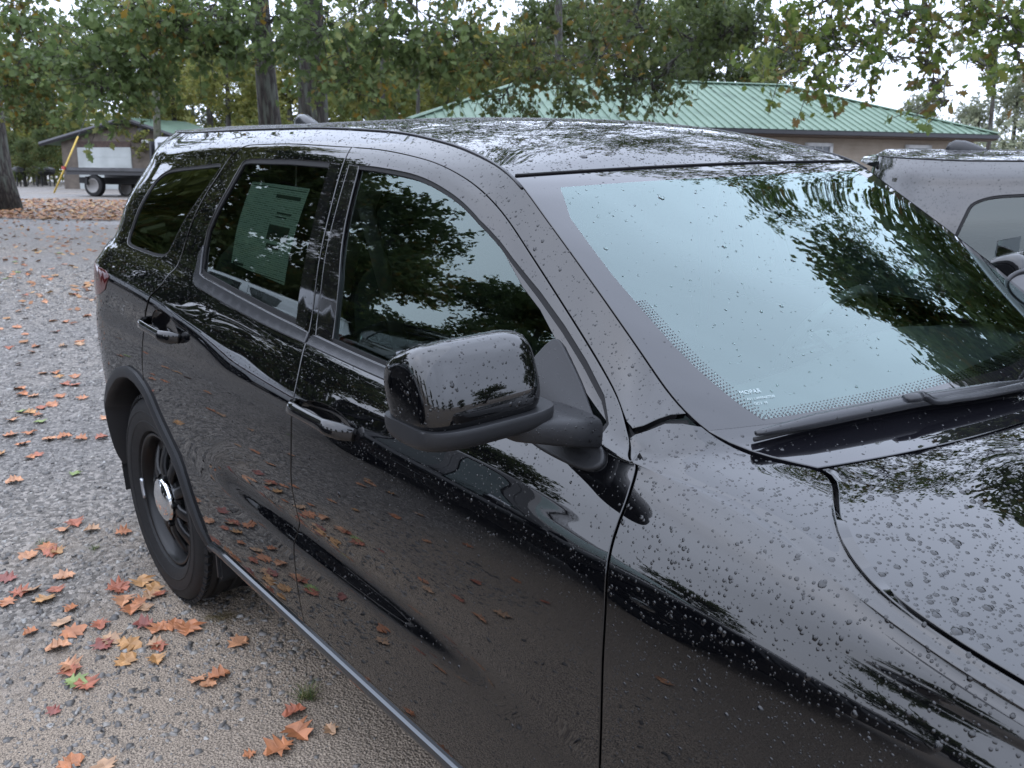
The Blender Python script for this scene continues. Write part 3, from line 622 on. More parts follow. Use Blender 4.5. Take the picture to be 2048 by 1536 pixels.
# undergrowth closing the view under the far crowns
n_ = 34000; px = tr.uniform(-500, 1150, n_); q = onv(px, tr.uniform(50, 66, n_)); hg = (4.2+1.8*np.sin(px*.011)+1.1*np.sin(px*.037+1))*np.where(px > 330, 1.6, .85)*tr.random(n_)**.8; q[:, 2] += np.maximum(.1, hg)
tag(leaf_mesh('undergrowth', q, .36, DIA, M['leaf_far'], None, seed=91), 'mass of green undergrowth along the far edge of the lot', 'undergrowth', None, 'stuff')
n_ = 5000; q = onv(tr.uniform(1850, 2700, n_), tr.uniform(46, 60, n_)); q[:, 2] += 4.2*tr.random(n_)
tag(leaf_mesh('undergrowth', q, .3, DIA, M['leaf_pale'], None, seed=92), 'pale undergrowth behind the right end of the house', 'undergrowth', None, 'stuff')
# ------------------------------------------------------------------ SUV body surface (SUV frame)

def pchip(xk,yk,x):
    xk=np.asarray(xk,float);yk=np.asarray(yk,float);x=np.asarray(x,float)
    h=np.diff(xk);d=np.diff(yk)/h;m=np.zeros_like(yk)
    for i in range(1,len(xk)-1):
        if d[i-1]*d[i]>0:
            w1=2*h[i]+h[i-1];w2=h[i]+2*h[i-1];m[i]=(w1+w2)/(w1/d[i-1]+w2/d[i])
    m[0]=d[0];m[-1]=d[-1]
    i=np.clip(np.searchsorted(xk,x)-1,0,len(h)-1);t=(x-xk[i])/h[i]
    return ((1+2*t)*(1-t)**2)*yk[i]+t*(1-t)**2*h[i]*m[i]+t*t*(3-2*t)*yk[i+1]+t*t*(t-1)*h[i]*m[i+1]
def K(s):
    a=[p.split(':') for p in s.split()];return [float(p[0]) for p in a],[float(p[1]) for p in a]
# rows: (w(t), z(t)); constant when a number
TR,TF=-.3,3.2          # start of rear / front closure
ROWS=[ # w, z, rear length a, rear exp, front a
 ('.80','.33'),('.905','.385'),('.928','.435'),('.945','.54'),('.951','.66'),
 ('-1:.948 .3:.948 .75:.9505 1.2:.9505 1.6:.950 2.05:.949 3.3:.948','.702'),
 ('-1:.950 .4:.950 .68:.949 .82:.937 .95:.933 1.2:.933 1.6:.934 1.9:.939 2.1:.948 2.3:.950 3.3:.950','.750'),
 ('-1:.953 .4:.953 .68:.952 .9:.945 1.5:.943 1.9:.946 2.15:.952 3.3:.953','.805'),
 ('.9555','.88'),('.9570','.95'),('.9535','1.02'),('.945','1.085'),
 ('-1:.938 .2:.936 .6:.933 .9:.929 1.4:.926 2.3:.925 2.6:.925 3.2:.925','-1:1.215 -.3:1.212 .2:1.195 .6:1.158 .9:1.138 1.4:1.138 2.35:1.138 2.7:1.135 3.0:1.12 3.2:1.10'),
 None,None,
 ('-1:.855 0:.858 .45:.862 1:.866 2.25:.868 2.35:.855 2.5:.848 2.6:.885 2.7:.905 2.85:.912 3.2:.910','-.3:1.305 .45:1.292 .76:1.27 1.09:1.25 1.56:1.238 2.2:1.236 2.35:1.225 2.5:1.220 2.6:1.200 2.7:1.182 2.85:1.165 3.2:1.125'),
 None,
 ('-.3:.685 .2:.703 .5:.712 .9:.717 1.2:.717 1.45:.716 1.6:.717 1.714:.725 1.85:.748 2.0:.778 2.15:.815 2.25:.848 2.35:.79 2.5:.765 2.6:.842 2.7:.886 2.85:.900 3.2:.898','-.3:1.585 .2:1.622 .5:1.643 .9:1.657 1.2:1.659 1.45:1.648 1.6:1.614 1.714:1.560 1.85:1.467 2.0:1.372 2.15:1.285 2.25:1.256 2.35:1.244 2.5:1.240 2.6:1.219 2.7:1.198 2.85:1.178 3.2:1.135'),
 ('-.3:.655 .2:.681 .5:.690 .9:.692 1.2:.692 1.45:.692 1.6:.695 1.714:.703 1.85:.725 2.0:.753 2.15:.790 2.25:.836 2.35:.75 2.5:.722 2.6:.826 2.7:.878 2.85:.896 3.2:.894','-.3:1.632 .2:1.660 .5:1.675 .9:1.689 1.2:1.689 1.45:1.673 1.6:1.640 1.714:1.592 1.85:1.507 2.0:1.408 2.15:1.316 2.25:1.268 2.35:1.250 2.5:1.244 2.6:1.223 2.7:1.202 2.85:1.181 3.2:1.137'),
 ('-.3:.565 .2:.600 .5:.608 .9:.612 1.2:.616 1.45:.624 1.6:.640 1.714:.662 1.85:.684 2.0:.708 2.15:.732 2.25:.746 2.31:.728 2.36:.708 2.42:.700 2.455:.668 2.475:.640 2.50:.668 2.54:.748 2.59:.815 2.64:.852 2.7:.876 2.85:.892 3.2:.888','-.3:1.695 .2:1.712 .5:1.722 .9:1.731 1.2:1.728 1.45:1.707 1.6:1.682 1.714:1.654 1.85:1.574 2.0:1.479 2.15:1.380 2.25:1.312 2.35:1.255 2.5:1.246 2.6:1.228 2.7:1.206 2.85:1.184 3.2:1.140'),
]
def _ev(s,t):
    if ':' not in s: return np.full_like(t,float(s))
    k,v=K(s); tt=np.clip(t,k[0],k[-1]); return pchip(k,v,tt)

def build(nsub=8):
    tm=np.concatenate([np.arange(TR,TF+1e-6,.02)])
    tr=np.linspace(0,1,34)[1:][::-1]; tf=np.linspace(0,1,30)[1:]
    t=np.concatenate([np.full(len(tr),TR),tm,np.full(len(tf),TF)])
    W=[];Z=[]
    for r in ROWS:
        if r is None: W.append(None);Z.append(None);continue
        W.append(_ev(r[0],t));Z.append(_ev(r[1],t))
    for i,a in ((13,.36),(14,.74)):
        Z[i]=Z[12]+(Z[15]-Z[12])*a
        W[i]=W[12]+(W[15]-W[12])*(a*.9)+.004*math.sin(math.pi*a)
    W[16]=.5*(W[15]+W[17])+.012*np.clip((2.3-t)/.3,0,1)+.008;Z[16]=.5*(Z[15]+Z[17])
    W=np.array(W).T;Z=np.array(Z).T      # (nt,nrow)
    X=np.repeat(t[:,None],W.shape[1],1)
    zc=Z[len(tr)]
    # rear closure: superellipse per row
    ra=np.interp(zc,[.33,.45,.7,1.1,1.25,1.45,1.62,1.70],[.50,.62,.66,.66,.62,.54,.50,.50])
    rn=np.interp(zc,[.33,1.1,1.3,1.7],[2.2,2.1,2.1,2.4])
    for j,u in enumerate(tr):
        ph=u*math.pi/2
        k=j
        X[k]=TR-ra*np.sin(ph)**(2/rn); W[k]=W[len(tr)]*np.maximum(np.cos(ph),0)**(2/rn)
    zf=Z[len(tr)+len(tm)-1]
    fa=np.interp(zf,[.33,.45,.8,1.1,1.2],[.52,.62,.66,.60,.50])
    for j,u in enumerate(tf):
        ph=u*math.pi/2;k=len(tr)+len(tm)+j
        X[k]=TF+fa*np.sin(ph)**(2/2.5); W[k]=W[len(tr)+len(tm)-1]*np.maximum(np.cos(ph),0)**(2/2.5)
        Z[k]=zf-.05*u*u*np.clip((zf-.8)/.4,0,1)
    P=np.stack([X,-W,Z],-1)
    # s interpolation: centripetal-like catmull-rom with finite differences on chord
    n=P.shape[1];out=[]
    d=np.linalg.norm(np.diff(P,axis=1),axis=2).mean(0)**.7
    s=np.concatenate([[0],np.cumsum(d)])
    m=np.empty_like(P)
    m[:,1:-1]=((P[:,2:]-P[:,1:-1])/d[None,1:,None]*d[None,:-1,None]+(P[:,1:-1]-P[:,:-2])/d[None,:-1,None]*d[None,1:,None])/(d[1:]+d[:-1])[None,:,None]
    m[:,0]=(P[:,1]-P[:,0])/d[0];m[:,-1]=(P[:,-1]-P[:,-2])/d[-1]
    for i in range(n-1):
        for k in range(nsub):
            u=k/nsub;h=d[i]
            out.append((1+2*u)*(1-u)**2*P[:,i]+u*(1-u)**2*h*m[:,i]+u*u*(3-2*u)*P[:,i+1]+u*u*(u-1)*h*m[:,i+1])
    out.append(P[:,-1])
    G=np.stack(out,1)
    # smooth along both directions a little (keeps creases soft but continuous)
    def sm(G,ax,it):
        for _ in range(it):
            H=G.copy()
            a=[slice(None)]*3;b=a[:];c=a[:]
            a[ax]=slice(0,-2);b[ax]=slice(1,-1);c[ax]=slice(2,None)
            H[tuple(b)]=.25*G[tuple(a)]+.5*G[tuple(b)]+.25*G[tuple(c)]
            G=H
        return G
    i0=len(tr)
    G=sm(G,0,4); G=sm(G,1,3)
    # keep the fender top free of ripples: even out along x, less towards the hood edge
    wgt=(np.clip((G.shape[1]-4-np.arange(G.shape[1]))/34.,0,1)**2)[None,:,None]*np.clip((np.arange(G.shape[1])-90)/8.,0,1)[None,:,None]
    ii=np.arange(G.shape[0]);wi=(np.clip((ii-160)/5.,0,1)*np.clip((214-ii)/6.,0,1))[:,None,None]
    for _ in range(140):
        H=G.copy();H[1:-1]=.25*G[:-2]+.5*G[1:-1]+.25*G[2:];H[...,0]=G[...,0];G=G+(H-G)*wgt*wi
    return G,i0
# parameter: u = x-like index coordinate -> use t index float; v = row index float (0..19)
def rowcurve(G,i0,t):                # row 19 at x-parameter t (main zone)
    f=(np.asarray(t)-TR)/.02+i0; a=np.clip(f.astype(int),0,G.shape[0]-2); q=(f-a)[...,None]
    return G[a,-1]*(1-q)+G[a+1,-1]*q
WS_T0,WS_T1=1.716,2.30
def ws_grid(G,i0,na=44,nb=61):
    a=np.linspace(0,1,na);b=np.linspace(-1,1,nb)
    E=rowcurve(G,i0,WS_T0+(WS_T1-WS_T0)*a)
    # straighten the edge curve smoothly
    bx=.012+.178*a**1.15;bz=.008+.004*a
    P=np.zeros((na,nb,3))
    q=1-np.abs(b)**2.0
    P[...,0]=E[:,None,0]+bx[:,None]*q
    P[...,1]=E[:,None,1].__abs__()*b*.994
    P[...,2]=E[:,None,2]+bz[:,None]*q
    return P          # b=-1 is the right (near) side
def cowl_grid(G,i0,nc=12,nb=61):
    c=np.linspace(0,1,nc);b=np.linspace(-1,1,nb);q=1-b**2
    E=rowcurve(G,i0,WS_T1+(2.462-WS_T1)*c)
    P=np.zeros((nc,nb,3))
    bx=.19+(.135-.19)*c
    P[...,0]=E[:,None,0]+bx[:,None]*q
    P[...,1]=np.abs(E[:,None,1])*b*.994
    P[...,2]=E[:,None,2]+(.012-.004*c)[:,None]*q+.004*np.sin(math.pi*c)[:,None]
    return P
def hood_grid(G,i0,nb=61):
    k0=int(round((2.466-TR)/.02))+i0
    E=G[k0:,-1];b=np.linspace(-1,1,nb);q=1-b**2
    n=len(E);P=np.zeros((n,nb,3))
    bx=np.interp(E[:,0],[2.46,2.7,3.2,3.7],[.135,.11,.09,.0]);bz=np.interp(E[:,0],[2.46,2.7,3.2,3.7],[.008,.035,.05,.02])
    P[...,0]=E[:,None,0]+bx[:,None]*q;P[...,1]=np.abs(E[:,None,1])*b*.995
    # gently raised centre
    P[...,2]=E[:,None,2]+bz[:,None]*(1-np.abs(b)**2.4)+ (np.interp(E[:,0],[2.5,2.8,3.4,3.7],[0,.014,.012,0]))[:,None]*np.clip((.55-np.abs(b))/.12,0,1)**2*(3-2*np.clip((.55-np.abs(b))/.12,0,1))
    return P
def roof_grid(G,i0,nb=49):
    k1=int(round((1.70-TR)/.02))+i0
    E=G[:k1+1,-1];b=np.linspace(-1,1,nb);n=len(E);P=np.zeros((n,nb,3))
    h=np.interp(E[:,0],[-.8,-.3,.5,1.2,1.45,1.6,1.70],[.02,.03,.030,.034,.042,.036,.010])
    for _ in range(6): h[1:-1]=.25*h[:-2]+.5*h[1:-1]+.25*h[2:]
    bx=np.interp(E[:,0],[1.2,1.7],[0,.012])
    E=E.copy();E[-1,0]+=.012;E[-1,2]-=.008
    P[...,0]=E[:,None,0]+bx[:,None]*(1-b**2);P[...,1]=np.abs(E[:,None,1])*b*.997;P[...,2]=E[:,None,2]+h[:,None]*(1-np.abs(b)**2.2)
    return P
G, I0 = build()
class Surf:
    def __init__(s, P, up=None):
        s.P = P; du = np.gradient(P, axis=0); dv = np.gradient(P, axis=1); N = np.cross(du, dv)
        N /= np.linalg.norm(N, axis=2, keepdims=True)+1e-9
        if up is not None:
            c = N[P.shape[0]//2, P.shape[1]//2]
            if c @ np.array(up) < 0: N = -N
        # fix degenerate rows
        s.N = N
        mid = P[P.shape[0]//2]; d = np.linalg.norm(np.diff(mid, axis=0), axis=1); s.sv = np.concatenate([[0], np.cumsum(d)])
        mid = P[:, P.shape[1]//2]; d = np.linalg.norm(np.diff(mid, axis=0), axis=1); s.su = np.concatenate([[0], np.cumsum(d)])
    def ev(s, A, ij):
        ij = np.asarray(ij, float); i = np.clip(ij[:, 0], 0, A.shape[0]-1.0001); j = np.clip(ij[:, 1], 0, A.shape[1]-1.0001)
        a = i.astype(int); b = j.astype(int); p = (i-a)[:, None]; q = (j-b)[:, None]
        return (1-p)*(1-q)*A[a, b]+p*(1-q)*A[a+1, b]+(1-p)*q*A[a, b+1]+p*q*A[a+1, b+1]
    def pos(s, ij): return s.ev(s.P, ij)
    def nor(s, ij):
        n = s.ev(s.N, ij); return n/(np.linalg.norm(n, axis=1, keepdims=True)+1e-9)
    def flat(s, ij):
        ij = np.asarray(ij, float)
        return np.stack([np.interp(ij[:, 0], np.arange(len(s.su)), s.su), np.interp(ij[:, 1], np.arange(len(s.sv)), s.sv)], 1)
def inside(poly, pts):
    x, y = pts[:, 0], pts[:, 1]; r = np.zeros(len(pts), bool); n = len(poly)
    for k in range(n):
        x0, y0 = poly[k]; x1, y1 = poly[(k+1) % n]
        c = (y0 > y) != (y1 > y)
        with np.errstate(divide='ignore', invalid='ignore'):
            r ^= c & (x < (x1-x0)*(y-y0)/(y1-y0+1e-30)+x0)
    return r
def edge_dist(poly, pts):
    d = np.full(len(pts), 1e9)
    for k in range(len(poly)):
        a = poly[k]; b = poly[(k+1) % len(poly)]; ab = b-a; L2 = ab @ ab+1e-12
        t = np.clip(((pts-a) @ ab)/L2, 0, 1); d = np.minimum(d, np.linalg.norm(pts-(a+t[:, None]*ab), axis=1))
    return d
def resample(poly, step, S):                     # closed polygon in ij -> even points
    poly = np.asarray(poly, float); f = S.flat(poly); out = []
    for k in range(len(poly)):
        a, b = poly[k], poly[(k+1) % len(poly)]; n = max(1, int(np.linalg.norm(f[(k+1) % len(poly)]-f[k])/step))
        for q in range(n): out.append(a+(b-a)*q/n)
    return np.array(out)
DROPS = []
def panel(name, S, poly, holes=(), off=0.0, mat='paint', parent=None, mirror=False, fl=.016, step=.015, si=1, sj=1, drops=None, edge=.0016, cyl=False):
    loops = [resample(poly, step, S)]+[resample(h, step, S) for h in holes]
    fl2 = [S.flat(l) for l in loops]
    n0, n1 = S.P.shape[:2]
    i0, j0 = loops[0].min(0); i1, j1 = loops[0].max(0)
    gi, gj = np.meshgrid(np.arange(math.ceil(i0), int(i1)+1, si), np.arange(math.ceil(j0), int(j1)+1, sj), indexing='ij')
    gp = np.stack([gi.ravel(), gj.ravel()], 1).astype(float)
    if len(gp):
        gf = S.flat(gp); ok = inside(fl2[0], gf)
        for h in fl2[1:]: ok &= ~inside(h, gf)
        gp, gf = gp[ok], gf[ok]
    if len(gp):
        ok = np.ones(len(gp), bool)
        for l in fl2: ok &= edge_dist(l, gf) > step*.35
        gp, gf = gp[ok], gf[ok]
    pts = np.concatenate(loops+([gp] if len(gp) else [])); fp = np.concatenate(fl2+([gf] if len(gp) else []))
    edges = []; b = 0; rngs = []
    for l in loops:
        edges += [(b+k, b+(k+1) % len(l)) for k in range(len(l))]; rngs.append((b, len(l))); b += len(l)
    vv, ee, ff, ov, oe, of = delaunay_2d_cdt([Vector(p) for p in fp], edges, [], 0, 1e-6)
    idx = np.array([o[0] if len(o) else -1 for o in ov])
    tris = np.array([list(f) for f in ff if len(f) == 3]); tris = idx[tris]; tris = tris[(tris >= 0).all(1)]
    cen = fp[tris].mean(1); ok = inside(fl2[0], cen)
    for h in fl2[1:]: ok &= ~inside(h, cen)
    tris = tris[ok]
    P = S.pos(pts); N = S.nor(pts); P = P+N*off
    if cyl:                                      # door glass is one even cylinder: its own normals
        tl = np.radians(12.5+(P[:, 2]-1.25)/.40*13); N = np.stack([np.zeros(len(P)), -np.cos(tl), np.sin(tl)], 1)
    nrm = np.cross(P[tris[:, 1]]-P[tris[:, 0]], P[tris[:, 2]]-P[tris[:, 0]])
    flip = (nrm*N[tris].mean(1)).sum(1) < 0; tris[flip] = tris[flip][:, ::-1]
    A = [P]; NN = [N]; quads = []; base = len(P)
    if fl > 0:
        for li, (b, n) in enumerate(rngs):
            ids = np.arange(b, b+n); tan = P[np.roll(ids, -1)]-P[np.roll(ids, 1)]; tan /= np.linalg.norm(tan, axis=1, keepdims=True)+1e-9
            outw = np.cross(tan, N[ids])
            # orient outward: away from the kept region
            c = fl2[li]; area = .5*np.sum(c[:, 0]*np.roll(c[:, 1], -1)-np.roll(c[:, 0], -1)*c[:, 1])
            q3 = P[ids]+outw*.004; 
            t2 = np.roll(c, -1, 0)-np.roll(c, 1, 0); n2 = np.stack([t2[:, 1], -t2[:, 0]], 1)*(1 if area > 0 else -1)*(1 if li == 0 else -1)
            # compare: step in flat space to 3D
            e2 = n2/(np.linalg.norm(n2, axis=1, keepdims=True)+1e-9)*.01
            # approximate 3D direction of the flat outward step
            di = np.gradient(S.su); dj = np.gradient(S.sv)
            st = loops[li]+e2/np.stack([np.interp(loops[li][:, 0], np.arange(len(di)), di), np.interp(loops[li][:, 1], np.arange(len(dj)), dj)], 1)
            d3 = S.pos(st)-S.pos(loops[li])
            sg = np.where((d3*outw).sum(1) < 0, -1, 1)[:, None]
            if np.abs(sg.sum()) > .5*len(sg): sg = np.sign(sg.sum())
            outw = outw*sg
            r1 = P[ids]+outw*edge*.8-N[ids]*edge*.5; r2 = P[ids]+outw*edge-N[ids]*edge*1.6; r3 = P[ids]+outw*edge-N[ids]*fl
            for k, (r, nn) in enumerate(((r1, N[ids]*.75+outw*.66), (r2, outw), (r3, outw))):
                A.append(r); NN.append(nn/(np.linalg.norm(nn, axis=1, keepdims=True)+1e-9))
            rr = [ids]+[base+k*n+np.arange(n) for k in range(3)]; base += 3*n
            for k in range(3):
                q = np.stack([rr[k], np.roll(rr[k], -1), np.roll(rr[k+1], -1), rr[k+1]], 1); quads.append(q)
    Vt = np.concatenate(A); Nt = np.concatenate(NN); Q = np.concatenate(quads) if quads else np.zeros((0, 4), int)
    if len(Q):
        qn = np.cross(Vt[Q[:, 1]]-Vt[Q[:, 0]], Vt[Q[:, 2]]-Vt[Q[:, 0]]); fq = (qn*Nt[Q].mean(1)).sum(1) < 0; Q[fq] = Q[fq][:, ::-1]
    if mirror:
        Vt = Vt*[1, -1, 1]; Nt = Nt*[1, -1, 1]; tris = tris[:, ::-1]; Q = Q[:, ::-1]
    me = mesh_np(name, Vt, tris, Q); o = link(name, me, M[mat], parent, True)
    try: me.normals_split_custom_set_from_vertices([tuple(x) for x in Nt])
    except Exception as e: print('normals', e)
    if drops: DROPS.append((Vt, tris.copy(), Nt, drops))
    return o
def offset_poly(poly, d, S):                     # shrink (d>0) a closed ij polygon by a metric distance
    poly = resample(poly, .02, S); f = S.flat(poly); c = f; area = .5*np.sum(c[:, 0]*np.roll(c[:, 1], -1)-np.roll(c[:, 0], -1)*c[:, 1])
    t = np.roll(f, -1, 0)-np.roll(f, 1, 0); n = np.stack([-t[:, 1], t[:, 0]], 1)*(1 if area > 0 else -1); n /= np.linalg.norm(n, axis=1, keepdims=True)+1e-9
    g = f+n*d
    return np.stack([np.interp(g[:, 0], S.su, np.arange(len(S.su))), np.interp(g[:, 1], S.sv, np.arange(len(S.sv)))], 1)
SIDE = Surf(G, (0, -1, .2)); WS = Surf(ws_grid(G, I0), (.5, 0, 1)); COWL = Surf(cowl_grid(G, I0), (.3, 0, 1)); HOOD = Surf(hood_grid(G, I0), (0, 0, 1)); ROOF = Surf(roof_grid(G, I0), (0, 0, 1))
car = empty('black_suv', label='wet black SUV in the foreground, covered in raindrops, window sticker in its rear side window', cat='suv', group='black SUVs on the gravel lot')
car.rotation_mode = 'QUATERNION'; car.rotation_quaternion = Matrix(MC.tolist()).to_quaternion()

# ---- cut lines on the body side, as (station, row) coordinates
FRONTCUT = [(163.1, 19), (163.1, 45), (163.2, 60), (163.2, 72), (163.0, 82), (162.3, 94), (162.2, 101), (162.1, 111), (161.3, 123), (160.2, 133), (159.3, 139.5)]
DTOP = [(158.2, 142.6), (156.6, 143.9), (153, 144.3), (149, 144.4), (142, 144.3), (132, 144.3), (121, 144.0), (112, 143.9), (104.4, 143.8)]
BCUT = [(104.4, 143.8), (104.7, 139), (105.0, 135), (106.3, 129.4), (107.0, 123), (107.5, 118), (108.1, 113), (108.9, 103), (109.4, 92), (109.7, 82), (109.6, 74), (108.7, 58), (108, 40), (108, 19)]
RTOP = [(104.4, 143.8), (93, 143.7), (87, 143.8), (76, 143.8), (73.6, 143.5), (71.9, 142), (70.6, 139), (69.0, 135.9), (67.5, 132.6), (66.1, 130.4), (64.6, 127), (63.0, 122.5), (62.3, 116), (61.8, 108.5), (60.9, 102.5), (59.4, 97), (58.3, 93.8), (57, 90.8), (55.9, 85.3), (55, 75), (54.4, 67), (54.25, 63.6)]
ARCH_F = [(54.25, 63.6), (57.6, 59.0), (63.5, 44.3), (69.5, 29), (73.0, 19)]
ARCH_R = [(51.3, 65.6), (47.5, 66), (44.0, 64.6), (40, 61.8), (36, 57), (33, 51.2), (30.6, 42), (28.8, 30), (27.8, 19), (27.3, 10)]
def sp(P, n=4): return crom(P, n).tolist()
fc, dt, bc, rt = sp(FRONTCUT), sp(DTOP), sp(BCUT), sp(RTOP)
af, ar = sp(ARCH_F), sp(ARCH_R)
sh = lambda P, di, dj: [(a+di, b+dj) for a, b in P]
WIN_F = [(106.2, 135.9), (112.7, 136.0), (119, 136.1), (126.4, 136.0), (132.7, 136.0), (135.4, 136.7), (138.7, 137.8), (143.3, 140.2), (147.4, 141.4), (151.3, 141.6), (154.6, 140.6), (156.6, 136), (156.9, 128), (156.0, 121.5), (153, 119.8), (140, 119.7), (126, 119.7), (115.8, 119.7), (108.9, 119.8), (108.4, 121.5), (107.9, 126), (107.3, 130.5)]
WIN_R = [(104.0, 135.9), (101.2, 136.0), (90, 136), (85.6, 135.9), (77.5, 135.9), (75.6, 135.7), (74.8, 135.1), (73.7, 131.8), (72.3, 128.9), (71.1, 126.2), (70.9, 123.5), (71.6, 120.6), (73, 119.8), (85.6, 119.8), (102, 119.9), (106.1, 119.9), (106.0, 122.5), (105.6, 128), (104.9, 131.5)]
WIN_Q = crom([(66.0, 135.1), (60, 135.0), (53.3, 134.9), (43.4, 134.6), (39.5, 133.8), (37.4, 132.4), (36.9, 130.2), (36.5, 127.6), (36.0, 124.2), (35.8, 122), (36.8, 120.2), (39.7, 119.3), (48.9, 119.3), (54.2, 120), (56.7, 121.2), (58, 123.1), (61, 126.7), (63.5, 129.4), (65.6, 131.9), (66.9, 134.0)], 3, True)
HC_F = [(117.6+6.0*math.cos(a), 89.8+4.6*math.sin(a)) for a in np.linspace(0, 2*math.pi, 25)[:-1]]
HC_R = [(65.8+5.8*math.cos(a), 90.5+4.4*math.sin(a)) for a in np.linspace(0, 2*math.pi, 25)[:-1]]
G4 = .20
rv = lambda P: P[::-1]
fdoor_poly = sh(fc, -G4, 0)+sh(dt, -.0, -.40)[1:-1]+sh(bc, G4, 0)[0:1]+sh(bc, G4, 0)[1:]
rdoor_poly = sh(rv(bc), -G4, 0)[:-1]+[(104.2, 143.58)]+sh(rt, G4*1.2, -.36)[1:]+sh(af, .5, 0)[1:]
quarter_poly = [(3.0, 152), (40, 152), (72, 152), (104, 152), (133, 152), (148, 152), (161.15, 152), (160.5, 150.3), (160.05, 148.6), (159.55, 146.2), (159.0, 144.3), (158.2, 143.9)]+sh(dt, 0, .40)[4:]+sh(rt, -G4*1.2, .36)[1:]+sh(ar, 0, .6)+[(3.0, 10)]
fender_poly = [(162.6, 152), (161.6, 150.3), (160.75, 148.6), (160.2, 146.0), (159.62, 143.4), (159.45, 141.0)]+sh(rv(fc), G4, 0)+[(171, 19), (173.6, 30), (177.5, 43), (182.5, 56), (188, 63.5), (193, 65.5), (198, 63.5), (203.4, 56), (207.8, 43), (210.2, 30), (211, 12), (215, 12), (215, 152)]
E0 = [i for i in range(1)]
def cup(parent, hole, name, mir, mat='gloss'):
    h = np.array(hole); c = h.mean(0); rings = []; vs_ = []; fs = []
    for k, (s, d) in enumerate(((1.0, 0.0), (.93, .010), (.78, .020), (.5, .026), (.2, .028))):
        ij = c+(h-c)*s; vs_.append(SIDE.pos(ij)-SIDE.nor(ij)*(d+.001))
    n = len(h); vv = np.concatenate(vs_)
    for k in range(4):
        for q in range(n): fs.append((k*n+q, k*n+(q+1) % n, (k+1)*n+(q+1) % n, (k+1)*n+q))
    fs.append(tuple(4*n+q for q in range(n)))
    if mir: vv = vv*[1, -1, 1]
    MB().add(vv, fs).build(name, M[mat], parent, True)
def handle(parent, ia, ib, j, mir):
    ts = np.linspace(0, 1, 13); ij = np.stack([ia+(ib-ia)*ts, np.full(13, j)], 1); P = SIDE.pos(ij); N = SIDE.nor(ij)
    off = .004+.040*np.clip(np.sin(math.pi*np.clip(ts, .0, 1))*1.9, 0, 1)**.8
    c = P+N*off[:, None]
    r = 1.1*np.array([.011, .013, .0125, .0115, .011, .011, .011, .011, .0115, .012, .0135, .014, .011]); vv = []; fs = []; n = 12
    for k in range(13):
        t = P[min(k+1, 12)]-P[max(k-1, 0)]; t /= np.linalg.norm(t); up = np.cross(N[k], t); up /= np.linalg.norm(up)
        for q in range(n):
            a = 2*math.pi*q/n; vv.append(c[k]+N[k]*math.cos(a)*r[k]*.75+up*math.sin(a)*r[k]*1.25)
    for k in range(12):
        for q in range(n): fs.append((k*n+q, k*n+(q+1) % n, (k+1)*n+(q+1) % n, (k+1)*n+q))
    fs += [tuple(range(n)), tuple(12*n+q for q in range(n))]
    vv = np.array(vv)*([1, -1, 1] if mir else [1, 1, 1])
    MB().add(vv, fs).build('door_handle', M['gloss'], parent, True)
def ring(name, poly, win, wout, off, mat, parent, mir, S=SIDE):
    panel(name, S, offset_poly(poly, -wout, S), [offset_poly(poly, win, S)], off, mat, parent, mir, fl=.006, si=3, sj=3, edge=.001)
def seam(name, pts, mir, d=.018, wd=.009):        # dark channel behind a shut line
    ij = np.array(pts); P = SIDE.pos(ij); N = SIDE.nor(ij); T = np.gradient(P, axis=0); B = np.cross(N, T); B /= np.linalg.norm(B, axis=1, keepdims=True)+1e-9
    a = P-N*d+B*wd; b = P-N*d-B*wd; vv = np.concatenate([a, b])*([1, -1, 1] if mir else [1, 1, 1]); n = len(P)
    MB().add(vv, [(k, k+1, n+k+1, n+k) for k in range(n-1)]).build(name, M['matte'], car)
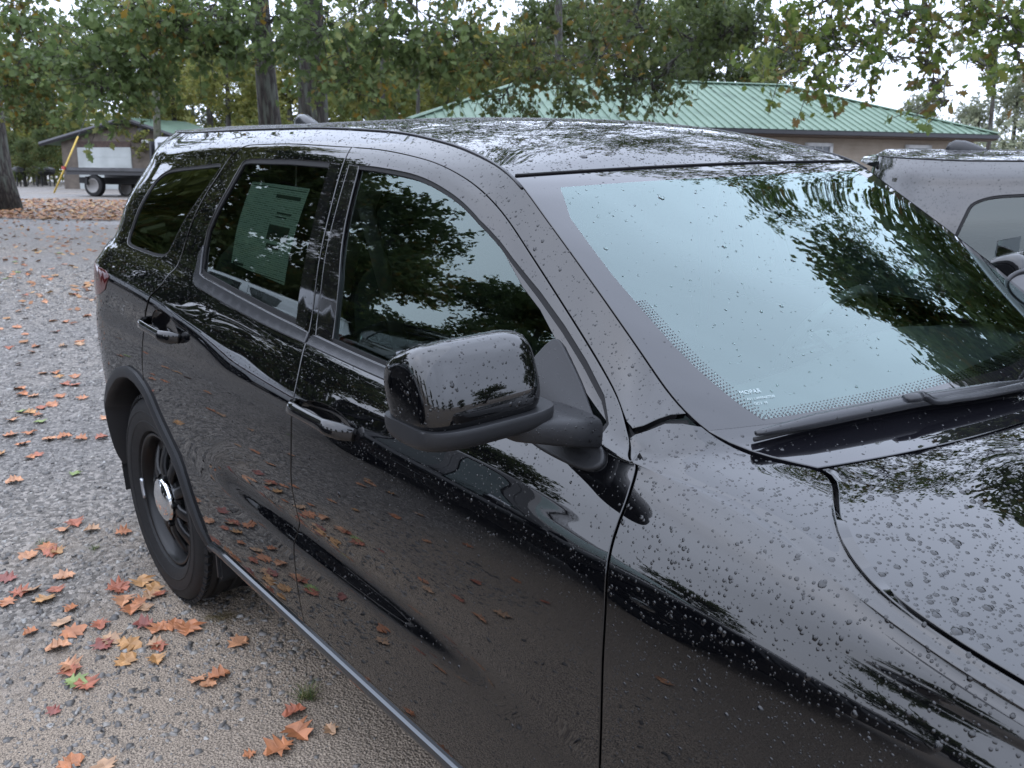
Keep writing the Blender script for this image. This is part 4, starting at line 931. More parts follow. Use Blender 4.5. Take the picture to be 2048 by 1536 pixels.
for mir in (False, True):
    dr = None if mir else dict(n=4200, r=(.0011, .0030), big=.05)
    si = 1 if not mir else 2
    q = panel('body_side', SIDE, quarter_poly, [WIN_Q], 0, 'paint', car, mir, si=si, sj=1, drops=None if mir else dict(n=8500, r=(.0012, .0036), big=.07))
    ring('window_seal', WIN_Q, .012, .004, -.003, 'seal', q, mir)
    panel('quarter_glass', SIDE, offset_poly(WIN_Q, .004, SIDE), (), -.006, 'glass_r', q, mir, fl=0, si=2, sj=2)
    # front door and its pieces
    d = panel('door', SIDE, fdoor_poly, [WIN_F, HC_F], 0, 'paint', car, mir, si=si, drops=None if mir else dict(n=6500, r=(.0012, .0032), big=.05))
    cup(d, HC_F, 'handle_cup', mir); handle(d, 110.6, 124.4, 89.6, mir)
    ring('window_seal', WIN_F, .010, .003, -.003, 'seal', d, mir)
    gl_f = [(109.0, 135.5), (119, 135.8), (129.5, 135.6), (135.3, 136.2), (139, 136.8), (147, 137.5), (155.5, 138), (156.5, 128), (155.8, 119), (112, 119), (112.6, 122.0), (111.6, 127)]
    panel('window_glass', SIDE, gl_f, (), -.009, 'glass_f', d, mir, fl=0, si=2, sj=2, cyl=True)
    # slim gloss panel between the glass and the front edge of the opening, and over the middle pillar
    panel('pillar_trim', SIDE, [(106.25, 135.7), (108.5, 135.7), (110.0, 130.5), (111.8, 125.9), (112.8, 119.9), (108.9, 119.9), (108.0, 126), (107.3, 130.5)], (), -.001, 'gloss', d, mir, fl=.008, si=2, sj=2, drops=None if mir else dict(n=4200, r=(.0009, .0022), big=.03))
    panel('window_channel', SIDE, [(135.2, 136.5), (138.8, 137.6), (143.3, 140.0), (147.4, 141.2), (151.3, 141.4), (154.5, 140.4), (156.4, 136), (150.5, 135.4), (147.2, 136.0), (144.0, 136.6), (141, 135.9), (138.2, 136.1)], (), -.0045, 'gloss', d, mir, fl=.005, si=2, sj=2, drops=None if mir else dict(n=5200, r=(.0009, .0024), big=.03))
    panel('belt_molding', SIDE, [(108.3, 114.9), (108.6, 119.5), (116, 119.4), (126, 119.4), (140, 119.4), (155.9, 119.5), (156.6, 117.5), (155.9, 115.3), (140, 115.0), (126, 114.9), (116, 114.9)], (), .0045, 'satin', d, mir, fl=.008, si=3, edge=.003)
    # rear door
    d2 = panel('door', SIDE, rdoor_poly, [WIN_R, HC_R], 0, 'paint', car, mir, si=si, drops=None if mir else dict(n=6500, r=(.0012, .0030), big=.04))
    cup(d2, HC_R, 'handle_cup', mir); handle(d2, 58.8, 72.6, 90.3, mir)
    ring('window_seal', WIN_R, .014, .003, -.003, 'seal', d2, mir)
    gl_r = [(102.9, 135.6), (90, 135.7), (77, 135.6), (74.5, 134.5), (71.6, 126.4), (71.4, 121), (73, 119.2), (104.6, 119.4), (103.8, 128.2)]
    panel('window_glass', SIDE, gl_r, (), -.008, 'glass_r', d2, mir, fl=0, si=2, sj=2, cyl=True)
    panel('pillar_trim', SIDE, [(104.0, 135.7), (101.4, 135.8), (103.0, 128.3), (102.9, 123.2), (103.5, 120.0), (106.0, 120.0), (105.9, 122.5), (105.5, 128), (104.8, 131.5)], (), -.001, 'gloss', d2, mir, fl=.008, si=2, sj=2, drops=None if mir else dict(n=4200, r=(.0009, .0022), big=.03))
    panel('belt_molding', SIDE, [(107.6, 114.9), (107.2, 119.5), (102, 119.6), (85, 119.5), (74, 119.4), (72.2, 119.9), (71.2, 122.6), (71.0, 124.2), (69.9, 123), (70.3, 119), (71.2, 116.0), (73.2, 114.0), (81, 113.9), (94, 114.2)], (), .0045, 'satin', d2, mir, fl=.008, si=3, edge=.003)
    # sill with bright strip, wheel-arch lip, fender, flap
    panel('sill', SIDE, [(74.5, 6), (174, 6), (172.4, 18.7), (140, 18.7), (108, 18.7), (73.6, 18.7)], (), 0, 'paint', car, mir, si=2)
    ij = np.stack([np.linspace(75.0, 168, 60), np.full(60, 15.4)], 1); P = SIDE.pos(ij)+SIDE.nor(ij)*.004
    N_ = SIDE.nor(ij); vv = []; fs = []; prof = [(-.016, -.004), (-.014, .006), (-.004, .011), (.006, .010), (.015, .004), (.016, -.004)]
    for k in range(60):
        t_ = np.gradient(P, axis=0)[k]; t_ /= np.linalg.norm(t_); up = np.cross(N_[k], t_); up = up/np.linalg.norm(up)
        if up[2] < 0: up = -up
        sc_ = min(1, .35+k/4)
        for (a, b) in prof: vv.append(P[k]+up*a*sc_+N_[k]*b)
    m_ = len(prof)
    for k in range(59):
        for q_ in range(m_-1): fs.append((k*m_+q_, k*m_+q_+1, (k+1)*m_+q_+1, (k+1)*m_+q_))
    fs += [tuple(range(m_)), tuple(59*m_+q_ for q_ in range(m_))]
    MB().add(np.array(vv)*([1, -1, 1] if mir else [1, 1, 1]), fs).build('bright_sill_strip', M['chrome2'] if 'chrome2' in M else M['gloss'], car, angle=40)
    ij = np.stack([np.linspace(75.4, 168, 60), np.full(60, 12.6)], 1); P = SIDE.pos(ij)+SIDE.nor(ij)*.004
    MB().tube(P*([1, -1, 1] if mir else [1, 1, 1]), .0045, 6).build('bright_sill_strip', M['chrome'], car, True)
    for nm_, arc in (('r', ar[::-1]+sp([(51.3, 65.6), (54.25, 63.6)], 3)[1:-1]+af+[(74.4, 11)]), ('f', crom([(170.6, 11), (171, 19), (173.6, 30), (177.5, 43), (182.5, 56), (188, 63.5), (193, 65.5), (198, 63.5), (203.4, 56), (207.8, 43), (210.2, 30), (211, 12)], 4).tolist())):
        arc = np.array(arc); P = SIDE.pos(arc); N_ = SIDE.nor(arc); T_ = np.gradient(P, axis=0); T_ /= np.linalg.norm(T_, axis=1, keepdims=True)+1e-9
        B_ = np.cross(N_, T_)
        ctr = np.array([0.02 if nm_ == 'r' else 2.9, 0, .39]); sgn = np.sign(((P-ctr)*B_).sum(1)).mean(); B_ *= 1 if sgn > 0 else -1
        prof = [(.012, -.002), (.010, .010), (-.006, .016), (-.026, .014), (-.032, .004), (-.034, -.02), (-.036, -.10), (-.03, -.20)]
        vv = [P[k]+B_[k]*a+N_[k]*b for k in range(len(P)) for (a, b) in prof]; m_ = len(prof); fs = []
        for k in range(len(P)-1):
            for q_ in range(m_-1): fs.append((k*m_+q_, k*m_+q_+1, (k+1)*m_+q_+1, (k+1)*m_+q_))
        MB().add(np.array(vv)*([1, -1, 1] if mir else [1, 1, 1]), fs).build('wheel_arch_trim', M['plastic'], car, angle=50)
    # inner liner so that the arch opening is dark
    for cx in (.02, 2.9):
        pr = [(.50*math.cos(a), .50*math.sin(a)) for a in np.linspace(-.25, math.pi+.25, 20)]
        vv = [(cx+a, s_*(-1 if not mir else 1), .39+b) for a, b in pr for s_ in (.90, .45)]
        MB().add(vv, [(2*k, 2*k+1, 2*k+3, 2*k+2) for k in range(19)]+[tuple(2*k+1 for k in range(20))]).build('wheel_arch_liner', M['matte'], car)
    MB().box((.565, (-.875 if not mir else .875), .375), (.03, .10, .13), bev=.01).build('splash_flap', M['plastic'], car)
    panel('fender', SIDE, fender_poly, (), 0, 'paint', car, mir, si=si, drops=None if mir else dict(n=11500, r=(.0012, .0042), big=.10))
    panel('headlamp', SIDE, [(215.3, 84), (226, 84), (226, 112), (215.3, 112)], (), -.002, 'amber', car, mir, fl=.02, si=2, sj=3)
    panel('front_bumper', SIDE, [(215.3, 8), (236.9, 8), (236.9, 78), (226, 83), (215.3, 83)], (), 0, 'paint', car, mir, si=2, sj=2)
    panel('nose_panel', SIDE, [(215.3, 113), (226.4, 113), (236.9, 113), (236.9, 151.5), (215.3, 151.5)], (), 0, 'paint', car, mir, si=2, sj=2)
    panel('grille', SIDE, [(226.5, 80), (236.9, 80), (236.9, 112.5), (226.5, 112.5)], (), -.02, 'plastic', car, mir, fl=0, si=2, sj=4)
    panel('tail_lamp', SIDE, [(.2, 86), (30, 89), (36, 92), (38.5, 95.5), (36, 97), (.2, 98)], (), .003, 'tail', car, mir, fl=.01, si=2, sj=2)
    panel('tailgate', SIDE, [(0.05, 12), (2.85, 12), (2.85, 152), (.05, 152)], (), 0, 'paint', car, mir, si=1, sj=2, fl=.004)
    for nm_, pts in (('door_gap', fc+dt[1:]), ('door_gap', bc), ('door_gap', rt), ('fender_gap', [(159.3, 141), (160, 146), (160.5, 148.6), (161, 150.3), (161.8, 152)]), ('door_gap', [(73, 18.9), (120, 18.9), (163, 18.9)])): seam(nm_, pts, mir)
panel('roof', ROOF, [(.5, .15), (.5, 47.8), (ROOF.P.shape[0]-1.002, 47.8), (ROOF.P.shape[0]-1.002, .15)], (), 0, 'paint', car, False, fl=.008, si=1, step=.02, drops=dict(n=12000, r=(.0015, .0042), big=.10))
for s_ in (1, -1):                               # roof ditch moulding
    ij = np.stack([np.linspace(6, 136, 90), np.full(90, 151.9)], 1); P = SIDE.pos(ij)+SIDE.nor(ij)*.001
    MB().tube(P*[1, s_, 1], .0035, 6).build('roof_moulding', M['satin'], car, True)
nw = WS.P.shape[0]-1
frit_in = [(3.75, 4.0), (9.8, 2.4), (15.2, 2.2), (20.1, 2.1), (27.6, 2.4), (31.3, 2.6), (34.7, 3.0), (38, 3.5), (40.5, 3.8), (42.3, 4.1), (42.0, 10.6), (41.9, 15.5), (41.7, 21.5), (42, 30)]
frit_in = frit_in+[(a, 60-b) for a, b in frit_in[::-1][1:]]+[(3.9, 40), (4.0, 30), (3.8, 20), (3.75, 10.5)]
ws = panel('windshield', WS, frit_in, (), 0, 'glass_ws', car, False, fl=0, si=1, step=.02, drops=dict(n=1100, r=(.0014, .0042), big=.1, glass=True))
panel('windshield_border', WS, [(.02, .1), (.02, 59.9), (nw, 59.9), (nw, .1)], [frit_in], 0, 'frit', ws, False, fl=.01, si=1, step=.02, drops=dict(n=500, r=(.0012, .0040), big=.1))
# dot rows where the black border fades into the glass
fp_ = resample(offset_poly(frit_in, .003, WS), .0062, WS); vv = []; fs = []
for row, (dd, rr) in enumerate(((.003, .0022), (.009, .0019), (.015, .0016), (.021, .0013))):
    fp_ = resample(offset_poly(frit_in, dd, WS), .0068, WS); fp_ = fp_[row % 2::1]; P = WS.pos(fp_)+WS.nor(fp_)*.0006; N_ = WS.nor(fp_); T_ = np.cross(N_, [0, 1, 0]); T_ /= np.linalg.norm(T_, axis=1, keepdims=True); B_ = np.cross(N_, T_)
    lowpart = P[:, 2] < 1.45
    P, T_, B_ = P[lowpart], T_[lowpart], B_[lowpart]
    b = len(vv)
    for k in range(len(P)):
        b = len(vv); vv += [P[k]+rr*(math.cos(q_)*T_[k]+math.sin(q_)*B_[k]) for q_ in (0, 1.05, 2.09, 3.14, 4.19, 5.24)]; fs.append(tuple(range(b, b+6)))
fd_ = MB().add(vv, fs).build('border_dots', M['frit'], ws); fd_['kind'] = 'stuff'
# maker's mark etched in the lower corner of the windshield
M['etch'] = simple('etched_mark', (.30, .36, .36), .6)
def etched(txt, ij, size):
    cu_ = bpy.data.curves.new('glass_mark', 'FONT'); cu_.body = txt; cu_.size = size
    to = bpy.data.objects.new('glass_mark', cu_); COL.objects.link(to); dg = bpy.context.evaluated_depsgraph_get(); me = bpy.data.meshes.new_from_object(to.evaluated_get(dg)); bpy.data.objects.remove(to)
    o = link('glass_mark', me, M['etch'], ws); ij = np.array([ij]); p = WS.pos(ij)[0]+WS.nor(ij)[0]*.0012; n_ = WS.nor(ij)[0]; x_ = WS.pos(ij+[0, .5])[0]-WS.pos(ij-[0, .5])[0]; x_ /= np.linalg.norm(x_); y_ = np.cross(n_, x_)
    o.matrix_local = Matrix([[x_[k], y_[k], n_[k], p[k]] for k in range(3)]+[[0, 0, 0, 1]])
etched('MOPAR', (38.9, 4.35), .0125); etched('AS1 LAMINATED', (39.7, 4.45), .0075); etched('DOT  M', (40.4, 4.6), .0075)
hs_ = WS.pos(np.stack([np.full(50, .1), np.linspace(.3, 59.7, 50)], 1))+WS.nor(np.stack([np.full(50, .1), np.linspace(.3, 59.7, 50)], 1))*.0015
MB().tube(hs_, .0032, 6).build('header_seal', M['seal'], ws, True)
cowl = panel('cowl_panel', COWL, [(.05, .1), (.05, 59.9), (10.6, 59.4), (10.6, .6)], (), 0, 'frit', car, False, fl=.012, si=1, step=.02, drops=dict(n=1500, r=(.0015, .0045), big=.1))
panel('hood', HOOD, [(.35, .5), (.35, 59.5), (4, 59.6), (14, 59.65), (28, 59.75), (HOOD.P.shape[0]-1.2, 59.9), (HOOD.P.shape[0]-1.2, .1), (28, .25), (14, .35), (4, .4)], (), 0, 'paint', car, False, fl=.02, si=1, step=.015, drops=dict(n=13000, r=(.0013, .0056), big=.14))
# dark channel under the hood edge
for s_ in (-1, 1):
    P = np.array([HOOD.P[k, 0] for k in range(0, HOOD.P.shape[0]-4)])
    vv = np.concatenate([P+[0, -.03, -.028], P+[0, .05, -.028]])*([1, 1, 1] if s_ < 0 else [1, -1, 1]); n = len(P)
    MB().add(vv, [(k, k+1, n+k+1, n+k) for k in range(n-1)]).build('hood_gap', M['matte'], car)
# ---- raindrops on panels
def make_drops():
    sets = {False: [[], []], True: [[], []]}
    for (Vt, tris, Nt, d) in DROPS:
        a = Vt[tris]; ar_ = .5*np.linalg.norm(np.cross(a[:, 1]-a[:, 0], a[:, 2]-a[:, 0]), axis=1); A = ar_.sum(); n = int(d['n']*A) if not d.get('total') else d['total']
        ti = rng.choice(len(tris), n, p=ar_/A); u = rng.random((n, 2)); fl_ = u.sum(1) > 1; u[fl_] = 1-u[fl_]
        t = tris[ti]; P = Vt[t[:, 0]]+(Vt[t[:, 1]]-Vt[t[:, 0]])*u[:, :1]+(Vt[t[:, 2]]-Vt[t[:, 0]])*u[:, 1:]
        N = Nt[t[:, 0]]*(1-u.sum(1))[:, None]+Nt[t[:, 1]]*u[:, :1]+Nt[t[:, 2]]*u[:, 1:]; N /= np.linalg.norm(N, axis=1, keepdims=True)
        lo, hi = d['r']; r = .66*(lo+(hi-lo)*rng.random(n)**2.8); bg_ = rng.random(n) < d['big']; r[bg_] *= 1.5+.6*rng.random(bg_.sum()); hg_ = rng.random(n) < d['big']*.12; r[hg_] *= 1.7
        K_ = 9
        up = np.tile(np.array([[0, 0, 1.]]), (n, 1)); dn = -(up-N*(up*N).sum(1)[:, None]); st = np.linalg.norm(dn, axis=1); dn /= st[:, None]+1e-6
        rd = rng.normal(size=(n, 3)); rd -= N*(rd*N).sum(1)[:, None]; rd /= np.linalg.norm(rd, axis=1, keepdims=True)
        T = np.where((st > .4)[:, None], dn+.25*rd, rd); T /= np.linalg.norm(T, axis=1, keepdims=True); B = np.cross(N, T)
        el = 1+.35*rng.random(n)*np.clip(st, .2, 1); ang = np.linspace(0, 2*math.pi, K_, endpoint=False)
        irr = 1+.09*rng.normal(size=(n, K_))*(r/.004).clip(.4, 1.3)[:, None]; h = r*(.26+.16*rng.random(n))
        vv = [P+N*h[:, None]]
        for (s, hh) in ((.55, .82), (.88, .42), (1.0, -.06)):
            rr = r[:, None]*s*irr; ring_ = P[:, None]+T[:, None]*(np.cos(ang)*rr*el[:, None])[..., None]+B[:, None]*(np.sin(ang)*rr)[..., None]+N[:, None]*(hh*h)[:, None, None]
            vv.append(ring_.reshape(n, K_, 3))
        full = np.concatenate([vv[0][:, None]]+vv[1:], 1); m = 1+3*K_
        base = np.arange(n)*m; k = np.arange(K_); k2 = (k+1) % K_
        tr_ = np.stack([np.zeros(K_, int), 1+k, 1+k2], 1)[None]+base[:, None, None]
        qs = [np.stack([1+o*K_+k, 1+(o+1)*K_+k, 1+(o+1)*K_+k2, 1+o*K_+k2], 1)[None]+base[:, None, None] for o in range(2)]
        s = sets[bool(d.get('glass'))]; s[0].append(full.reshape(-1, 3)); s[1].append((tr_.reshape(-1, 3), np.concatenate([q.reshape(-1, 4) for q in qs]), n*m))
    for gl_, (vl, fl_) in sets.items():
        if not vl: continue
        b = 0; T = []; Q = []
        for t, q, m in fl_: T.append(t+b); Q.append(q+b); b += m
        me = mesh_np('raindrops', np.concatenate(vl), np.concatenate(T), np.concatenate(Q))
        o = link('raindrops', me, M['water_glass' if gl_ else 'water'], car, True); o['kind'] = 'stuff'
# ------------------------------------------------------------------ mirrors, wheels, wipers, cabin
def tri_of(o):
    me = o.data; me.calc_loop_triangles(); t = np.array([list(x.vertices) for x in me.loop_triangles]); v = np.array([list(x.co) for x in me.vertices]); n = np.array([list(x.normal) for x in me.vertices])
    return v, t, n
for s_ in (1, -1):
    root = None
    fy = np.array([1, s_, 1])
    dz_ = np.array([0, 0, 0 if s_ == 1 else -.05])
    def barrel(c, r, e1, e2, front=0., up=0., nu=56, nv=40, zmin=-9, zmax=9):
        # rounded box whose long axis runs across the car: e1 squares the ends, e2 the cross-section
        u = np.linspace(-math.pi, math.pi, nu, endpoint=False); v_ = np.linspace(-math.pi/2, math.pi/2, nv); U, W_ = np.meshgrid(u, v_)
        k_ = np.abs(np.cos(W_))**e1
        X_ = r[0]*k_*sgnpow(np.cos(U), e2); Y_ = r[1]*sgnpow(np.sin(W_), e1); Z_ = r[2]*k_*sgnpow(np.sin(U), e2)
        yn = np.clip(-Y_/r[1], 0, 1)
        X_ = X_-.012*yn**2; Z_ = Z_*(1-.02*yn**2); Z_ = np.clip(Z_, zmin, zmax)
        X_ = X_+front*np.clip(-Z_/r[2], 0, 1)
        ct, st_ = math.cos(up), math.sin(up); X_, Z_ = X_*ct-Z_*st_, X_*st_+Z_*ct; Z_ = np.clip(Z_, zmin, zmax)
        P = np.stack([X_, Y_, Z_], -1).reshape(-1, 3)+np.array(c); fs = []
        for a in range(nv-1):
            for b in range(nu): fs.append((a*nu+b, a*nu+(b+1) % nu, (a+1)*nu+(b+1) % nu, (a+1)*nu+b))
        return P, fs
    P, fs = barrel((2.086, -1.062, 1.370), (.066, .110, .074), .34, .66, .0, .36)
    mir_o = MB().add(P*fy+dz_, fs).build('door_mirror', M['paint'], car, True)
    if s_ == 1:
        v, t, n = tri_of(mir_o); DROPS.append((v, t, n, dict(n=9000, r=(.0012, .0034), big=.08)))
    P, fs = barrel((2.090, -1.050, 1.320), (.077, .126, .036), .40, .75, .0, zmax=.008)
    MB().add(P*fy+dz_, fs).build('lower_housing', M['plastic'], mir_o, angle=50)
    # broad arm running into the sail
    pts = np.array([(2.100, -1.00, 1.294), (2.115, -.960, 1.288), (2.128, -.925, 1.283), (2.142, -.875, 1.278)])
    vv = []; fs = []
    for k, p in enumerate(pts):
        w_ = (.052, .054, .058, .064)[k]; h_ = (.020, .023, .026, .030)[k]
        for q in range(20):
            a = 2*math.pi*q/20; vv.append(p+np.array([w_*sgnpow(math.cos(a), .5), 0, h_*sgnpow(math.sin(a), .4)]))
    for k in range(3):
        for q in range(20): fs.append((k*20+q, k*20+(q+1) % 20, (k+1)*20+(q+1) % 20, (k+1)*20+q))
    fs += [tuple(range(20)), tuple(60+q for q in range(20))]
    arm_o = MB().add(np.array(vv)*fy, fs).build('mirror_arm', M['plastic'], mir_o, True)
    if s_ == 1:
        v, t, n = tri_of(arm_o); DROPS.append((v, t, n, dict(n=7600, r=(.0012, .0030), big=.08)))
    MB().box(np.array((2.036, -1.07, 1.372))*fy, (.004, .17, .11), bev=.0015).build('mirror_glass', M['chrome'], mir_o)
    sail = crom([(147.3, 135.4), (149.4, 135.9), (152.9, 134.6), (156.0, 131.2), (157.6, 123), (158.3, 117.8), (157.6, 114.2), (155.5, 113.2), (151.0, 114.5), (147.2, 119.2), (146.6, 127)], 4, True)
    panel('mirror_sail', SIDE, sail, (), .010, 'plastic', car, s_ == -1, fl=.018, si=1, sj=1, edge=.005, drops=dict(n=4200, r=(.0009, .0022), big=.04) if s_ == 1 else None)
# wheels
def wheel():
    r0 = empty('wheel'); R_, hw = .393, .128
    tp = [(.250, -.085), (.262, -.112), (.290, -.1255), (.325, -.130), (.352, -.128), (.372, -.119), (.3835, -.104), (.390, -.088), (.393, -.066), (.3845, -.064), (.3845, -.054), (.3935, -.052), (.394, -.016), (.385, -.013), (.385, .013), (.394, .016), (.3935, .052), (.3845, .054), (.3845, .064), (.393, .066), (.390, .088), (.3835, .104), (.372, .119), (.352, .128), (.325, .130), (.290, .1255), (.262, .112), (.250, .085)]
    ty = MB().lathe(tp, 96, 'y').build('tyre', M['tyre'], r0, angle=35)
    b = MB()
    for k in range(72):                          # shoulder tread blocks
        a = 2*math.pi*(k+.25)/72
        for sgn in (-1, 1):
            c = np.array([.3845*math.cos(a), sgn*.0905, .3845*math.sin(a)])
            Rm = np.array([[math.cos(a), 0, -math.sin(a)], [0, 1, 0], [math.sin(a), 0, math.cos(a)]])
            tilt = np.array([[math.cos(.42*sgn), math.sin(.42*sgn), 0], [-math.sin(.42*sgn), math.cos(.42*sgn), 0], [0, 0, 1]])
            b.box(c, (.016, .042, .022), Rm @ tilt)
    tb = b.build('tread_blocks', M['tyre'], ty); tb['kind'] = 'stuff'
    d = MB()
    for rr, hh in ((.300, -.1275), (.338, -.1298)):
        d.lathe([(rr-.003, hh+.001), (rr, hh-.0022), (rr+.003, hh+.0004)], 96, 'y')
    d.build('sidewall_rib', M['tyre'], ty, True)
    rim = MB().lathe([(.2495, -.098), (.252, -.104), (.247, -.107), (.240, -.104), (.234, -.088), (.224, -.060), (.216, -.02), (.212, .06), (.222, .09), (.2495, .098)], 72, 'y').build('rim', M['steel'], r0, True)
    # stamped disc: ten spokes standing between oval openings
    m = MB(); m.lathe([(.222, -.064), (.222, -.052), (.190, -.052), (.186, -.060), (.190, -.068), (.222, -.064)], 72, 'y')
    m.lathe([(.108, -.060), (.108, -.085), (.098, -.094), (.070, -.096), (.0, -.096)], 48, 'y'); m.lathe([(.108, -.05), (.0, -.05)], 48, 'y')
    m.build('wheel_disc', M['steel'], rim, angle=40)
    for k in range(10):
        a = 2*math.pi*k/10+.12; ca, sa = math.cos(a), math.sin(a); vv = []; fs = []; n = 10
        for (r_, w_, h_) in ((.095, .026, -.088), (.125, .022, -.088), (.155, .022, -.080), (.185, .027, -.068), (.214, .036, -.056)):
            for q in range(n):
                t = 2*math.pi*q/n; x, z, y = r_, w_*sgnpow(math.cos(t), .7), h_+.013*sgnpow(math.sin(t), .7)
                vv.append((x*ca-z*sa, y, x*sa+z*ca))
        for i in range(4):
            for q in range(n): fs.append((i*n+q, i*n+(q+1) % n, (i+1)*n+(q+1) % n, (i+1)*n+q))
        MB().add(vv, fs).build('spoke', M['steel'], rim, True)
    MB().lathe([(.084, -.094), (.084, -.108), (.080, -.116), (.070, -.122), (.050, -.1285), (.030, -.132), (.0, -.134)], 48, 'y').build('hub_cap', M['chrome'], r0, angle=25)
    for k in range(5):
        a = 2*math.pi*k/5+.3; MB().lathe([(.010, -.094), (.010, -.111), (.007, -.114), (0, -.1145)], 10, 'y', c=(.0935*math.cos(a), 0, .0935*math.sin(a))).build('lug_nut', M['steel'], r0, angle=40)
    a0 = math.radians(203); pts = [(.2475*math.cos(a), -.1075, .2475*math.sin(a)) for a in np.linspace(a0-.16, a0+.16, 7)]
    MB().tube(pts, .0085, 8).build('balance_weight', M['alloy'], rim, True)
    MB().lathe([(.30, .02), (.20, .02)], 40, 'y').build('brake_backing', M['matte'], r0)
    MB().lathe([(.165, -.03), (.165, -.01), (.09, -.01), (.09, -.03), (.165, -.03)], 40, 'y').build('brake_disc', M['alloy'], r0, angle=40)
    return r0
w0 = wheel(); first = True
for (x, y, fl_) in ((.015, -.79, 0), (2.9, -.79, 0), (.015, .79, math.pi), (2.9, .79, math.pi)):
    o = w0 if first else copy_tree(w0); first = False
    o.parent = car; o.location = (x, y, .393); o.rotation_euler = (0, .25, fl_)
# under body and bumper bottom so that no light leaks under the car
MB().box((1.35, 0, .36), (4.4, 1.5, .10), bev=.03).build('underbody', M['matte'], car)
# wipers: blade, clip, arm
def ws_pt(ij, S, h): ij = np.array(ij, float); return S.pos(ij)+S.nor(ij)*h
for dx in (0, 1):
    bl = np.array([(2.9, 1.3), (1.75, 6.0), (1.1, 10.4), (.9, 14.8), (1.25, 18.2), (2.2, 23.3), (3.2, 28.0)])
    am = np.array([(1.0, 15.2), (1.5, 15.6), (2.4, 16.2), (2.7, 18.3), (3.1, 20.0), (4.0, 24), (4.9, 27.5), (6.2, 32)])
    if dx: bl = bl+[0, 28.2]; bl[:, 0] -= .9; am = am+[0, 26.5]; bl = bl[:6]; am[:, 0] -= .4
    B_ = ws_pt(crom(bl, 5), COWL, .020); Tt = np.linspace(0, 1, len(B_))
    wb = MB().tube(B_, [.004+.010*min(1, 6*t)*min(1, 6*(1-t))+.001 for t in Tt], 10, flat=.8).build('wiper', M['satin'], car, True)
    v, t, n = tri_of(wb); DROPS.append((v, t, n, dict(n=3600, r=(.0012, .0028), big=.05)))
    MB().tube(ws_pt(crom(bl, 5), COWL, .007), .004, 6).build('wiper_rubber', M['matte'], wb, True)
    c = ws_pt([bl[3]-[0, .9], bl[3], bl[3]+[0, .9]], COWL, .032); MB().tube(c, [.010, .013, .010], 10, flat=.7).build('wiper_clip', M['satin'], wb, True)
    A_ = crom(am, 5); hh = np.interp(np.linspace(0, 1, len(A_)), [0, .12, .25, .35, 1], [.036, .034, .028, .026, .022])
    Pa = np.array([ws_pt([a], COWL, h)[0] for a, h in zip(A_, hh)])
    ao = MB().tube(Pa, [.0085+.003*q for q in np.linspace(0, 1, len(Pa))], 10, flat=.75).build('wiper_arm', M['satin'], wb, True)
    v, t, n = tri_of(ao); DROPS.append((v, t, n, dict(n=4200, r=(.0012, .003), big=.05)))
# shark fin, spoiler, spotlight on the far pillar
vv = []; fs = []; n = 14
for k, (x, w_, h_) in enumerate(((-.33, .004, .002), (-.36, .020, .014), (-.40, .028, .030), (-.44, .030, .043), (-.485, .028, .046), (-.515, .022, .034), (-.525, .014, .004))):
    zr = 1.722 if x > -.5 else 1.718
    for q in range(n):
        a = math.pi*q/(n-1); vv.append((x, w_*math.cos(a), zr+h_*max(0,math.sin(a))**.8))
for k in range(6):
    for q in range(n-1): fs.append((k*n+q, k*n+q+1, (k+1)*n+q+1, (k+1)*n+q))
fs += [tuple(range(n)), tuple(6*n+q for q in range(n))]
MB().add(vv, fs).build('roof_antenna_fin', M['satin'], car, True)
vv = []; fs = []
ys = np.linspace(-.42, .42, 17); prof = [(-.62, .008, 1), (-.74, .000, 1), (-.84, -.012, 1), (-.85, -.022, 1), (-.83, -.030, 1), (-.70, -.05, 1)]
for y in ys:
    for (x, dz, _) in prof: vv.append((x+.10*(y/.42)**4, y, 1.700+dz-.022*(y/.42)**2))
for a in range(16):
    for b in range(5): fs.append((a*6+b, a*6+b+1, (a+1)*6+b+1, (a+1)*6+b))
fs += [tuple(range(6)), tuple(96+b for b in range(6))]
MB().add(vv, fs).build('roof_spoiler', M['paint'], car, angle=50)
# spotlight: round lamp on a short stem by the far pillar
lc = np.array([2.235, .735, 1.318]); ld = np.array([.62, -.66, .42]); ld /= np.linalg.norm(ld)
a_ = np.cross(ld, [0, 0, 1]); a_ /= np.linalg.norm(a_); b_ = np.cross(a_, ld)
def lathe_dir(prof, n=36):
    vv = [lc+ld*h+r*(math.cos(2*math.pi*k/n)*a_+math.sin(2*math.pi*k/n)*b_) for r, h in prof for k in range(n)]
    fs = [(i*n+k, i*n+(k+1) % n, (i+1)*n+(k+1) % n, (i+1)*n+k) for i in range(len(prof)-1) for k in range(n)]
    return vv, fs
sl = MB().add(*lathe_dir([(.0, -.085), (.035, -.08), (.060, -.05), (.072, -.01), (.076, .006), (.074, .012), (.066, .012), (.062, .004)])).build('spotlight', M['satin'], car, True)
MB().add(*lathe_dir([(.063, .004), (.045, .009), (.02, .012), (.0, .0125)])).build('lamp_glass', M['amber'], sl, True)
MB().tube([lc-ld*.06, lc-ld*.10-np.array([0, 0, .03]), lc+np.array([-.10, .03, -.07])], .012, 8).build('lamp_stem', M['satin'], sl, True)
